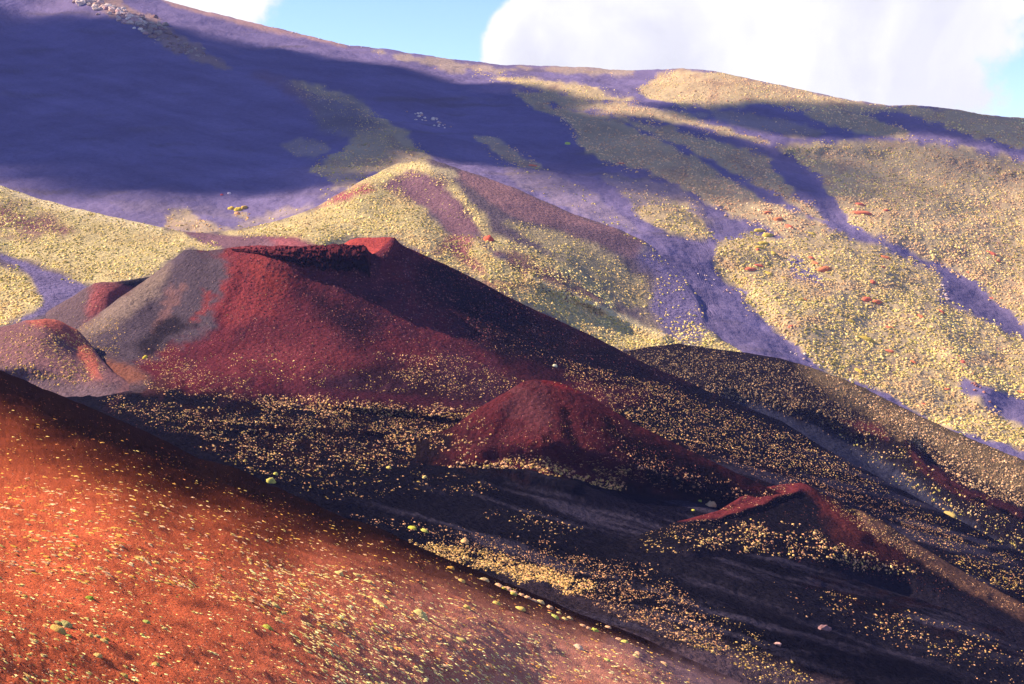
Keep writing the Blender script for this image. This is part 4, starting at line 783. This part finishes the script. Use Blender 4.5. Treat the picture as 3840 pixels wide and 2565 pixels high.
def single(name, cat, label, me, p, n, sz, col, group=None, yaw=0.0, flat=.5, tilt=.6, elong=1.0, sink=.05, downhill=False):
    z = Vector(n) * tilt + Vector((0, 0, 1 - tilt)); z.normalize()
    if downhill: x = Vector((.93, -.37, 0)).normalized(); x.rotate(__import__('mathutils').Matrix.Rotation(yaw, 3, 'Z'))
    else: x = Vector((math.cos(yaw), math.sin(yaw), 0))
    x = (x - z * x.dot(z)).normalized(); y = z.cross(x)
    from mathutils import Matrix
    M = Matrix((x, y, z)).transposed().to_4x4(); M.translation = Vector(p) - z * sz * sink
    o = bpy.data.objects.new(name, me); COL.objects.link(o)
    o.matrix_world = M @ Matrix.Diagonal((sz * .5 * elong, sz * .5, sz * flat, 1)); o.color = (*col, 1)
    o["label"] = label; o["category"] = cat
    if group: o["group"] = group
    return o

# foreground slope: the largest plants stand alone, the rest is ground cover
uvF, pF, nF, sF, cF, eF = scatter('red_foreground_slope', rng)
cF = cF * 1.3
app = sF * eF / pF[:, 1] * (uvF[:, 0] > 0) * (uvF[:, 0] < 3840) * (uvF[:, 1] < 2565)
big = np.argsort(-app)[:270]; rest = np.setdiff1d(np.arange(len(pF)), big)
print("plants fore", len(pF))
bulk("cushion_scrub", "small straw and amber cushions spread over the red foreground slope", pF[rest], nF[rest], sF[rest], cF[rest], eF[rest], MIDP, M_PLANTN, (.16, .30))
def at(sheet, u, v):
    p, n, _ = SHEETS[sheet].sample(np.array([float(u)]), np.array([float(v)])); return p[0], n[0]
def plant_px(sheet, u, v, wpx, col, label, flat=.45, elong=1.0, name="cushion_plant", cat="cushion plant", group=None, tilt=.6, down=True):
    p, n = at(sheet, u, v); sz = wpx / FOC * p[1] / max(elong, 1.0)
    return single(name, cat, label, CUSH[int(rng.integers(6))], p, n, sz, col, group, rng.normal(0, .15) if down else rng.uniform(0, 6.28), flat, tilt, elong, .04, down)
F_ = 'red_foreground_slope'
ST, OL, GR, PE = (.80, .56, .20), (.70, .50, .14), (.46, .44, .08), (.80, .43, .24)
for u, v, w, c, lab in [
    (213, 2378, 66, (.62, .40, .12), "big lumpy ochre cushion, the largest low on the left of the red slope"),
    (246, 2356, 52, (.52, .46, .18), "flat pale cushion just behind the big lumpy ochre one"),
    (216, 2346, 30, (.50, .44, .16), "small olive cushion above the big lumpy ochre one at lower left"),
    (256, 2402, 26, (.40, .42, .12), "small green cushion in the shadow right of the big ochre one"),
    (1000, 2352, 46, GR, "bright green tuft below the middle of the red slope"),
    (336, 2244, 32, (.36, .44, .06), "dark green tuft left of the middle of the red slope"),
    (92, 2236, 24, OL, "olive cushion with a shadow near the left picture edge"),
    (366, 2478, 38, ST, "round ringed cushion with a greenish middle near the bottom left"),
    (548, 2354, 34, (.52, .56, .14), "yellow-green tuft on top of a small group of three"),
    (616, 2372, 34, ST, "pale oval cushion right of the yellow-green tuft"),
    (396, 2416, 30, (.60, .36, .08), "amber cushion at the right end of a row of three low cushions"),
    (366, 2412, 34, (.60, .50, .20), "straw cushion in the middle of a row of three low cushions"),
    (334, 2406, 30, OL, "olive cushion at the left end of a row of three low cushions"),
    (390, 2434, 30, ST, "ringed straw cushion under the row of three"),
    (585, 2506, 32, OL, "olive round cushion near the bottom edge, left of the middle"),
    (464, 2542, 34, OL, "olive oval cushion at the bottom edge, left of the middle"),
    (1335, 2160, 50, ST, "long pale streak cushion leading the bright line of cushions"),
    (1376, 2184, 40, ST, "pale streak cushion second in the bright line of cushions"),
    (1425, 2268, 66, ST, "longest pale streak cushion in the lower half of the slope"),
    (1575, 2302, 62, (.66, .52, .20), "broad pale cushion patch below the middle of the slope"),
    (1722, 2390, 56, (.64, .52, .18), "pale streak cushion right of the broad patch"),
    (1270, 2152, 40, ST, "short pale cushion at the left start of the bright line"),
    (1060, 2284, 34, (.60, .54, .16), "round yellow cushion with shadow right of a long pale one"),
    (1030, 2262, 44, (.66, .54, .20), "long pale cushion touching a round yellow one"),
    (1405, 2340, 22, (.55, .62, .10), "tiny lime green tuft among the pale streaks"),
    (1870, 2204, 40, PE, "peach cushion at the upper left end of the peach row by the crest"),
    (1900, 2214, 40, PE, "second peach cushion of the row by the crest"),
    (1925, 2226, 34, PE, "third peach cushion of the row by the crest"),
    (1955, 2234, 30, PE, "fourth peach cushion of the row by the crest"),
    (1978, 2246, 34, PE, "fifth peach cushion of the row by the crest"),
    (2004, 2256, 32, PE, "sixth peach cushion of the row by the crest"),
    (2026, 2264, 40, (.70, .46, .20), "last and widest peach cushion of the row by the crest"),
    (1925, 2238, 30, (.55, .46, .10), "olive cushion tucked under the peach row"),
    (1890, 2216, 26, (.55, .42, .08), "mustard cushion at the left of the peach row"),
    (1732, 2182, 34, (.70, .42, .12), "orange oval cushion just under the crest"),
    (1690, 2134, 30, (.62, .32, .07), "dark orange cushion high under the crest"),
    (1816, 2184, 36, (.70, .46, .22), "peach pair cushion left of the peach row"),
    (1750, 2282, 34, OL, "olive cushion with shadow below the crest, left of three round ones"),
    (1862, 2264, 36, (.62, .44, .12), "ochre cushion with shadow below the peach row"),
    (1950, 2282, 36, OL, "olive cushion with shadow right of the ochre one"),
    (2080, 2318, 30, (.50, .50, .12), "green-backed round cushion in a group of four"),
    (2116, 2326, 24, ST, "round straw cushion, lowest in a group of four"),
    (2136, 2322, 24, (.66, .44, .20), "round ochre cushion, right end of a group of four"),
    (2096, 2308, 18, ST, "small round straw cushion, top of a group of four"),
    (2062, 2284, 30, PE, "pale peach round cushion above the group of four"),
    (2168, 2428, 46, (.78, .50, .34), "pale peach cushion like a boulder with a sharp black shadow"),
    (2230, 2372, 34, (.56, .56, .10), "yellow-green cushion right of small peach ones"),
    (2206, 2364, 24, PE, "small peach cushion left of the yellow-green one"),
    (2186, 2356, 22, PE, "peach cushion beside two others under the crest at right"),
    (2342, 2414, 30, (.60, .54, .14), "yellow cushion with shadow near the slope's right end"),
    (2320, 2404, 26, PE, "peach cushion left of the yellow one near the right end"),
    (2275, 2484, 24, (.58, .62, .16), "pale green upright tuft at the slope's right end"),
    (2392, 2456, 30, PE, "peach round cushion with shadow, upper of a pair at the right end"),
    (2384, 2474, 26, (.70, .52, .24), "straw round cushion with shadow, lower of a pair at the right end"),
    (2490, 2490, 26, PE, "pink round cushion close to the purple sand"),
    (2280, 2352, 26, PE, "peach cushion on the crest line toward the right")]:
    el = 1.7 if ("streak" in lab or "long" in lab) else 1.15
    plant_px(F_, u, v, w, c, lab, .36 if el < 1.3 else .28, el)
# every large plant of the slope by itself, told apart by its colour and the landmark plant it grows next to
def hue(c):
    r, g, b = c
    return "green" if g > r * 1.0 else ("yellow-green" if g > r * .86 else ("straw" if g > r * .72 else ("amber" if g > r * .5 else "rust")))
MARKS = [(213, 2378, "the big ochre cushion"), (1000, 2352, "the bright green tuft"), (336, 2244, "the dark green tuft"), (366, 2478, "the round ringed cushion"), (548, 2354, "the yellow-green tuft at lower left"),
         (585, 2506, "the round olive cushion at the bottom"), (1350, 2168, "the start of the bright cushion line"), (1425, 2268, "the longest pale streak"), (1722, 2390, "the pale streak right of centre"),
         (1060, 2284, "the round yellow cushion"), (1405, 2340, "the tiny lime tuft"), (1900, 2214, "the peach row's left end"), (2026, 2264, "the peach row's right end"), (1732, 2182, "the orange oval cushion"),
         (2100, 2320, "the group of four round cushions"), (2168, 2428, "the peach cushion with a black shadow"), (2230, 2372, "the yellow-green cushion by the crest"), (2342, 2414, "the yellow cushion at the right end"),
         (92, 2236, "the olive cushion by the left edge"), (30, 1990, "the slope's middle at the left edge"), (600, 2000, "the slope's dark upper part"), (1250, 2480, "the middle of the bottom edge"), (1850, 2530, "the bottom edge right of centre")]
seen = {}
for j in sorted(big, key=lambda j: -app[j]):
    u, v = uvF[j]; k = min(range(len(MARKS)), key=lambda k: math.hypot(u - MARKS[k][0], (v - MARKS[k][1]) * 1.4)); du_, dv_ = u - MARKS[k][0], v - MARKS[k][1]
    a = math.degrees(math.atan2(-dv_, du_)) % 360; dr = ["right of", "above right of", "above", "above left of", "left of", "below left of", "below", "below right of"][int((a + 22.5) // 45) % 8]
    near = "close " if math.hypot(du_, dv_) < 75 else ("" if math.hypot(du_, dv_) < 170 else "well ")
    key = (hue(cF[j]), near, dr, k); n_ = seen[key] = seen.get(key, 0) + 1
    order = ["", "second ", "third ", "fourth ", "fifth ", "sixth ", "seventh ", "eighth ", "ninth ", "tenth ", "eleventh ", "twelfth "][min(n_ - 1, 11)] + ("largest " if n_ > 1 else "largest ")
    lab = f"{order}{hue(cF[j])} cushion {near}{dr} {MARKS[k][2]}"
    single("cushion_plant", "cushion plant", lab, CUSH[int(rng.integers(6))], pF[j], nF[j], sF[j], np.clip(cF[j], 0, .85), "cushion plants on the red foreground slope", rng.normal(0, .2), .26, .8, eF[j] * rng.uniform(.6, 1.0), .05, True)
C_ = 'main_cinder_cone'
for sh, u, v, w, c, lab in [
    (C_, 1014, 1808, 48, (.46, .40, .10), "large ring-shaped olive cushion just beyond the dark crest"),
    (C_, 1034, 1786, 24, (.50, .44, .10), "small yellow cushion behind the ring-shaped olive one"),
    (C_, 1546, 1986, 34, (.50, .46, .06), "mustard green shrub on the black sand, left of its clump"),
    (C_, 1590, 1990, 46, (.46, .44, .10), "wider mustard shrub at the right of the clump on black sand"),
    (C_, 1742, 2036, 40, (.62, .36, .16), "tufted orange grass clump over two black stones"),
    (C_, 1458, 1763, 20, OL, "small olive cushion alone in the black basin at left"),
    (C_, 1592, 1799, 20, ST, "small straw cushion beside the basin's rough patch"),
    ('small_cone', 2622, 1876, 34, (.44, .44, .06), "dark yellow-green shrub left of the lowest small cone"),
    ('small_cone', 2638, 1874, 14, PE, "small peach cushion touching the dark yellow-green shrub"),
    ('small_cone', 2690, 1857, 34, (.56, .46, .10), "mustard oval cushion behind the lowest small cone's left arm"),
    ('small_cone', 2738, 1858, 40, (.52, .44, .10), "wide mustard cushion behind the lowest small cone"),
    ('small_cone', 2666, 1894, 44, (.62, .40, .22), "flat peach ring of cushion left of the lowest small cone"),
    ('small_cone', 2600, 1918, 14, GR, "tiny green cushion on black sand left of the small cone"),
    (C_, 545, 1338, 24, (.60, .46, .06), "bright yellow cushion at the left foot of the big cone"),
    (C_, 3560, 1922, 60, (.42, .30, .10), "long mustard shrub strip on the dark slope at right"),
    (C_, 2080, 1375, 22, (.60, .56, .40), "pale cushion at the top of the small red cone's shoulder"),
    ('green_hills', 1832, 896, 46, (.50, .10, .06), "brick red shrub on the yellow ridge behind the big cone"),
    ('mountain_slope', 868, 778, 28, (.50, .34, .07), "mustard yellow bush, left of a row of three in the pale valley"),
    ('mountain_slope', 893, 783, 34, (.52, .38, .06), "bright yellow bush, middle of a row of three in the pale valley"),
    ('mountain_slope', 916, 778, 28, (.50, .31, .07), "golden bush, right of a row of three in the pale valley"),
    ('mountain_slope', 888, 798, 24, (.62, .30, .14), "rust bush below the yellow row in the pale valley"),
    ('mountain_slope', 2128, 532, 24, (.40, .46, .10), "single green bush in shadow by the sand's edge")]:
    el = 2.2 if ("strip" in lab or "wide" in lab) else 1.3
    if sh == 'small_cone':
        sh = C_; v += 0
    plant_px(sh, u, v, w, c, lab, .5, el, name="shrub", cat="shrub", down=False, tilt=.4)
reds = [(2330, 625 - 15, 34), (2000, 612, 36), (3225, 771, 44), (3230, 798, 66), (3322, 793, 28), (2877, 803, 54), (2918, 829, 52), (2958, 851, 54), (3040, 955, 40), (3056, 975, 40), (3090, 1003, 62), (2840, 935, 28),
        (2815, 1015, 48), (2845, 998, 40), (3716, 953, 46), (3742, 980, 26), (3320, 955, 40), (3310, 993, 30), (3270, 1050, 46), (3250, 1128, 50), (3290, 1142, 48), (3528, 1168, 34), (3448, 1193, 38), (3338, 1240, 36),
        (3020, 1126, 20), (3335, 1315, 44), (3424, 1355, 34), (3612, 1357, 32), (3826, 1460, 30), (3462, 1500, 28), (3552, 1448, 24), (2965, 1227, 24), (3630, 1010, 22), (3720, 1110, 20)]
ORDN = ['leftmost', 'second from left', 'third from left', 'fourth from left', 'fifth from left', 'sixth from left', 'seventh from left', 'eighth from left']; tally = {}
for i, (u, v, w) in enumerate(sorted(reds)):
    row = "high" if v < 870 else ("midway" if v < 1150 else "low"); side = "near the right picture edge" if u > 3500 else ("by the middle sand channel" if u > 3150 else "at the left side of the scrub")
    k_ = tally[(row, side)] = tally.get((row, side), -1) + 1; lab = f"brick red bush {row} in the sunlit scrub {side}, {ORDN[k_]}".replace("in the sunlit scrub at the left side of the scrub", "at the scrub's left side").replace("in the sunlit scrub ", "in the scrub ")
    plant_px('mountain_slope', u, v, w, (.52 + .1 * rng.random(), .13 + .06 * rng.random(), .085), lab, .28, 1.7, "red_bush", "bush", "red bushes in the sunlit scrub", .7, False)
ambs = [(2848, 858, 50), (2880, 870, 60), (2860, 900, 60), (2850, 928, 40), (2900, 945, 40), (3005, 1127, 34), (2795, 1048, 22), (2940, 1046, 26), (3045, 874, 34), (3245, 1270, 70), (3190, 1210, 40), (3220, 1378, 44), (2880, 1026, 40)]
for u, v, w in ambs:
    lab = "golden olive bush " + ("in the cluster above the wide sand channel" if v < 960 else "scattered low in the sunlit scrub at right")
    plant_px('mountain_slope', u, v, w, (.50, .36, .07), lab, .28, 1.8, "golden_bush", "bush", lab, .7, False)
plant_px('mountain_slope', 832, 736, 10, (.62, .09, .09), "small red stone left of the white one on the shaded sand", .6, 1.0, "stone", "stone", None, .3, False)
plant_px('mountain_slope', 860, 733, 18, (.80, .62, .66), "pale pink and white stone alone on the shaded sand", .5, 1.5, "stone", "stone", None, .3, False)

# ------------------------------------------------------------------ boulders
def boulder(sheet, u, v, wpx, col, label, group=None, flat=.42):
    p, n = at(sheet, u, v); sz = wpx / FOC * p[1]
    return single("boulder", "boulder", label, BOULD[int(rng.integers(8))], p, n, sz, col, group, rng.uniform(0, 6.28), flat, .3, rng.uniform(.9, 1.5), .02)
PALE = [(.62, .46, .40), (.50, .34, .30), (.70, .56, .50), (.42, .26, .25), (.58, .46, .42)]
for u, v, w, lab in [(302, 14, 44, "tall pale block with a dark crack at the top edge of the outcrop"), (328, 4, 40, "reddish block at the very top of the outcrop"), (290, 2, 34, "grey block left of the tall pale one at the top edge"),
                     (376, 8, 40, "dark fissured block at the top right of the outcrop"), (405, 24, 34, "round pale block on the outcrop's upper right rim"), (416, 32, 26, "small pale block below the round one on the right rim"),
                     (446, 40, 34, "pale block standing out of the outcrop's right rim"), (455, 52, 24, "tilted slab behind the standing pale block"), (500, 88, 40, "broad pink block above the shadow line"), (528, 92, 34, "white-topped block right of the broad pink one"),
                     (466, 90, 34, "pale block left of the broad pink one"), (444, 84, 26, "rounded block at the shadow line"), (472, 60, 24, "bright small block in the outcrop's middle"), (516, 76, 24, "bright block high on the lower rim"),
                     (552, 118, 20, "bluish block in shade below the outcrop"), (546, 126, 22, "grey block in shade, lowest of three"), (528, 112, 20, "pinkish block in shade, left of three"), (566, 102, 22, "pale block at the head of the shaded rubble")]:
    boulder('mountain_slope', u, v, w, PALE[int(rng.integers(5))], lab)
line = P((296, -20), (360, 22), (420, 50), (480, 76), (540, 100), (600, 130), (660, 165), (720, 190), (790, 215))
for i in range(190):
    t = rng.random() ** .9 * 7.4; k = int(t); q = line[k] + (line[k + 1] - line[k]) * (t - k); w_ = [40, 44, 40, 34, 40, 46, 44, 34, 20][k]
    q = q + np.array([rng.normal() * w_ * .45 + 10, rng.normal() * w_ * .30]); wpx = rng.uniform(12, 32) * (1 if t < 5 else .62)
    sh = t > 4.6; ci = int(rng.integers(5)); c = np.array(PALE[ci]) * rng.uniform(.7, 1.1) * (1 if t < 3.6 else .5)  # lower stones at half tone, the cloud's shade worked into their colour
    part_ = "top edge" if t < 1 else "upper part" if t < 2 else "middle" if t < 3 else "lower end" if t < 4.6 else "start" if t < 5.6 else "middle" if t < 6.5 else "far end"
    lab = f"{'large' if wpx > 20 else 'small' if wpx < 14 else 'middling'} {('buff', 'pinkish', 'cream', 'rusty', 'greyish')[ci]} stone in the {part_} of the " + ("shaded rubble tail below the outcrop" if sh else "rocky outcrop at the top left")
    boulder('mountain_slope', q[0], max(q[1], -30), wpx, tuple(c), lab, lab)
for line, n, wmin, wmax, lab in [(P((1530, 425), (1600, 445), (1670, 472)), 26, 7, 15, "pale grey stone in the short rock band on the shaded slope"),
                            (P((3530, 1050), (3545, 1090), (3530, 1130)), 22, 6, 13, "pinkish white rock at the edge of the right sand channel"),
                            (P((2620, 1010), (2700, 1085), (2780, 1110)), 12, 6, 12, "pale stone on the bank of the wide sand channel"),
                            (P((2960, 1310), (3060, 1350), (3200, 1440)), 16, 6, 14, "pale stone along the lower edge of the right scrub"),
                            (P((3600, 1310), (3500, 1300), (3650, 1390), (3690, 1500)), 26, 7, 16, "rusty lava rock at the bare snout of the right scrub"),
                            (P((1400, 189), (1200, 150), (1000, 100)), 18, 5, 10, "small stone on the mountain's skyline")]:
    for i in range(n):
        t = rng.random() * (len(line) - 1) * .999; k = int(t); q = line[k] + (line[k + 1] - line[k]) * (t - k) + rng.normal(size=2) * (14, 8)
        if 'skyline' in lab: q[1] = SHEETS['mountain_slope'].top(np.array([q[0]]))[0] + 3
        c = (.36, .16, .13) if 'rusty' in lab else PALE[int(rng.integers(5))]
        boulder('mountain_slope', q[0], q[1], rng.uniform(wmin, wmax), c, lab, lab)
for u, v, w, c, lab in [(2918, 2420, 26, (.60, .34, .30), "pink stone alone on the dark sand at lower right"), (3090, 2362, 44, (.22, .12, .13), "flat brown slab on the dark sand at lower right"),
                        (1700, 2047, 14, (.02, .015, .02), "black stone left under the orange grass clump"), (1738, 2044, 18, (.02, .015, .02), "black stone under the orange grass clump")]:
    boulder(C_, u, v, w, c, lab)
boulder(F_, 280, 2478, 15, (.62, .16, .06), "small orange-red stone above a flat cushion at bottom left")

# loose stones too many to tell apart
RED = ((.17, .045, .045), (.11, .03, .035), (.24, .09, .08), (.05, .02, .03)); DRK = ((.04, .028, .045), (.09, .055, .07), (.02, .014, .022), (.12, .06, .06))
STONES['main_cinder_cone'] = [(P((840, 940), (1380, 990), (1480, 900), (1700, 1000), (1960, 1150), (1800, 1330), (1400, 1300), (1000, 1350), (840, 1200)), 16, .35, 1.5, RED, .2, 1.0),
    (P((1500, 930), (1963, 1150), (2600, 1450), (2500, 1500), (1900, 1330), (1500, 1180)), 16, .35, 1.4, DRK + RED[:1], .25, 1.0),
    (P((620, 1000), (830, 950), (850, 1100), (740, 1240), (500, 1350), (450, 1250)), 8, .35, .9, ((.10, .07, .08), (.30, .17, .14), (.05, .035, .045)), .3, 1.0),
    (P((350, 1500), (900, 1550), (1800, 1600), (1850, 1760), (1000, 1760), (500, 1600)), 10, .35, 1.2, ((.05, .02, .02), (.02, .012, .016), (.09, .035, .03)), .4, 1.0),
    (P((2400, 1640), (3100, 1780), (3840, 2180), (3840, 2260), (3100, 1920), (2700, 1780)), 8, .35, 1.2, ((.07, .03, .035), (.02, .012, .018)), .4, 1.0),
    (P((2900, 2140), (3840, 2300), (3840, 2520), (3200, 2320)), 4, .3, .9, ((.09, .035, .035), (.03, .018, .022)), .5, 1.0),
    (P((370, 1370), (470, 1355), (480, 1400), (400, 1430)), 30, .4, 1.2, ((.24, .07, .04), (.16, .05, .035)), .2, 1.0)]
STONES['middle_cone'] = [(P((1850, 1480), (2000, 1425), (2160, 1460), (2400, 1620), (2700, 1800), (2300, 1800), (1800, 1700)), 13, .25, .9, RED, .3, 1.0)]
STONES['small_cone'] = [(P((2700, 1920), (3000, 1830), (3300, 1990), (3840, 2300), (3400, 2200), (2800, 2050)), 10, .25, .8, ((.12, .03, .03), (.03, .015, .02), (.22, .08, .06)), .3, 1.0)]
STONES['low_mound'] = [(P((-50, 1240), (200, 1210), (340, 1300), (420, 1430), (-50, 1450)), 7, .3, .8, ((.20, .08, .07), (.09, .045, .045)), .3, 1.0)]
STONES['side_cone'] = [(P((130, 1210), (350, 1080), (520, 1080), (400, 1250), (200, 1330)), 7, .3, .8, ((.16, .07, .07), (.06, .035, .045)), .3, 1.0)]
STONES['green_hills'] = [(P((1731, 640), (1991, 735), (2324, 870), (2300, 930), (1900, 820)), 8, .5, 1.3, ((.24, .09, .09), (.10, .045, .055)), .2, 1.0),
    (P((1870, 945), (2050, 990), (2330, 1170), (2250, 1170), (1950, 1040)), 16, .8, 2.2, ((.16, .075, .075), (.07, .03, .04), (.28, .15, .13)), .35, 1.0),
    (P((0, 760), (140, 800), (270, 850), (240, 890), (60, 880)), 8, .5, 1.2, ((.24, .11, .11), (.11, .05, .06)), .2, 1.0),
    (P((1450, 640), (1600, 640), (1800, 850), (1650, 860)), 6, .4, 1.0, ((.14, .07, .09), (.07, .035, .05)), .3, 1.0)]
STONES['mountain_slope'] = [(P((500, 80), (640, 130), (860, 240), (820, 230), (620, 170), (500, 110)), 14, 1.2, 3.2, ((.40, .28, .27), (.2, .12, .13)), .3, 1.0),
    (P((1080, 330), (1300, 370), (1450, 500), (1250, 520), (1150, 430)), 8, .8, 2, ((.36, .30, .30), (.2, .15, .17)), .35, 1.0),
    (P((2700, 1080), (2830, 1180), (3100, 1360), (3400, 1500), (3300, 1440), (3000, 1290), (2820, 1120)), 8, .8, 2.4, ((.40, .25, .23), (.24, .12, .11), (.08, .04, .05)), .35, 1.0),
    (P((3500, 1180), (3840, 1300), (3840, 1480), (3650, 1390), (3560, 1300)), 6, 1.0, 2.8, ((.30, .15, .13), (.16, .07, .07)), .45, 1.0)]
STONES['red_foreground_slope'] = [(P((-200, 1700), (700, 1900), (1500, 2150), (2500, 2480), (2600, 2650), (-200, 2650)), 9, .05, .17, ((.50, .15, .07), (.30, .06, .04), (.12, .03, .02), (.60, .30, .18)), .2, 1.0),
    (P((-200, 1300), (0, 1400), (700, 1700), (1700, 2110), (1600, 2130), (700, 1860), (-200, 1650)), 6, .12, .36, ((.10, .03, .02), (.05, .015, .012), (.20, .06, .03)), .2, 1.0)]
ROCKP = [rock_mesh(30 + i, 5, 3) for i in range(6)]
VEG_ = VEG; VEG = STONES
for k in STONES:
    uv, p, nn, sz, cl, el = scatter(k, rng); print("stones", k, len(p))
    bulk("loose_stones", {"main_cinder_cone": "red and black cinder stones over the big cone and basin", "middle_cone": "dark red stones on the small cone in the basin", "small_cone": "small stones on the lowest small cone",
        "low_mound": "rusty stones on the low mound", "side_cone": "small stones on the side cone", "green_hills": "lava rubble on the hills behind the cone", "mountain_slope": "grey rubble on the mountain slope",
        "red_foreground_slope": "orange-red gravel strewn on the foreground slope"}[k], p, nn, sz, cl, el, ROCKP, M_ROCK if k != 'red_foreground_slope' else M_PLANTN, (.22, .42))
VEG = VEG_

# ------------------------------------------------------------------ the crust of welded lava that caps the near rim
C1 = SHEETS['main_cinder_cone']; us = np.arange(868, 1394, 2.0); pr = [(3, -1.4), (0, -.1), (-2.5, .35), (-5, .25), (-7.5, -.4), (-9, -1.2), (-9.3, -2.0), (-8.6, -2.6), (-8.9, -3.1), (-8.2, -3.7), (-6.5, -4.2), (-3, -4.6)]
fine_pr = []
for i in range(len(pr) - 1):
    for q in (0, .33, .66): fine_pr.append((pr[i][0] * (1 - q) + pr[i + 1][0] * q, pr[i][1] * (1 - q) + pr[i + 1][1] * q))
fine_pr.append(pr[-1]); V = []; Cc = []
vt = np.interp(us, C1.u, C1.vt); Dc = 1 / C1.tps(us, vt)
tp = np.interp(us, [868, 980, 1150, 1330, 1392], [.10, .50, .85, 1.0, .95]); tp = 1.45 * tp * (1 + .12 * fbm(us / 40, us * 0, 4, 5)); end = sstep(1396, 1374, us)
for j, (dd, dz) in enumerate(fine_pr):
    nz = fbm(us / 26.0, np.full(us.shape, j * .55), 5, 7, .62) * 2.4 + fbm(us / 9.0, np.full(us.shape, j * 1.3), 3, 17) * 1.0; nz2 = fbm(us / 24.0, np.full(us.shape, j * .6 + 40), 4, 9) * .9
    D = Dc + (dd + (5 if dd > -6 else 5)) * tp * (.4 + .6 * end) - 5.0 - nz * tp * (1 if dd < 0 else .3); z = -Dc * (vt - VH) / FOC + dz * tp + nz2 * tp * (.5 if dz > -1 else 1) - (1 - end) * 1.6
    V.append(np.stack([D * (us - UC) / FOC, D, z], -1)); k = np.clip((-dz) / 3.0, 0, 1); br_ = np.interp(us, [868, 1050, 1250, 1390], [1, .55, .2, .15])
    Cc.append(np.stack([.13 * br_ * (.3 + .7 * (1 - k)) + .010 + (1 - k) * .04, .026 * br_ * (.3 + .7 * (1 - k)) + .005 + (1 - k) * .006, .030 * br_ * (.3 + .7 * (1 - k)) + .006 + (1 - k) * .008], -1))  # red top; shade under the lip painted in, darker downward and rightward
V = np.array(V); Cc = np.array(Cc); R, Cn = V.shape[:2]; i = np.arange(R * Cn).reshape(R, Cn)
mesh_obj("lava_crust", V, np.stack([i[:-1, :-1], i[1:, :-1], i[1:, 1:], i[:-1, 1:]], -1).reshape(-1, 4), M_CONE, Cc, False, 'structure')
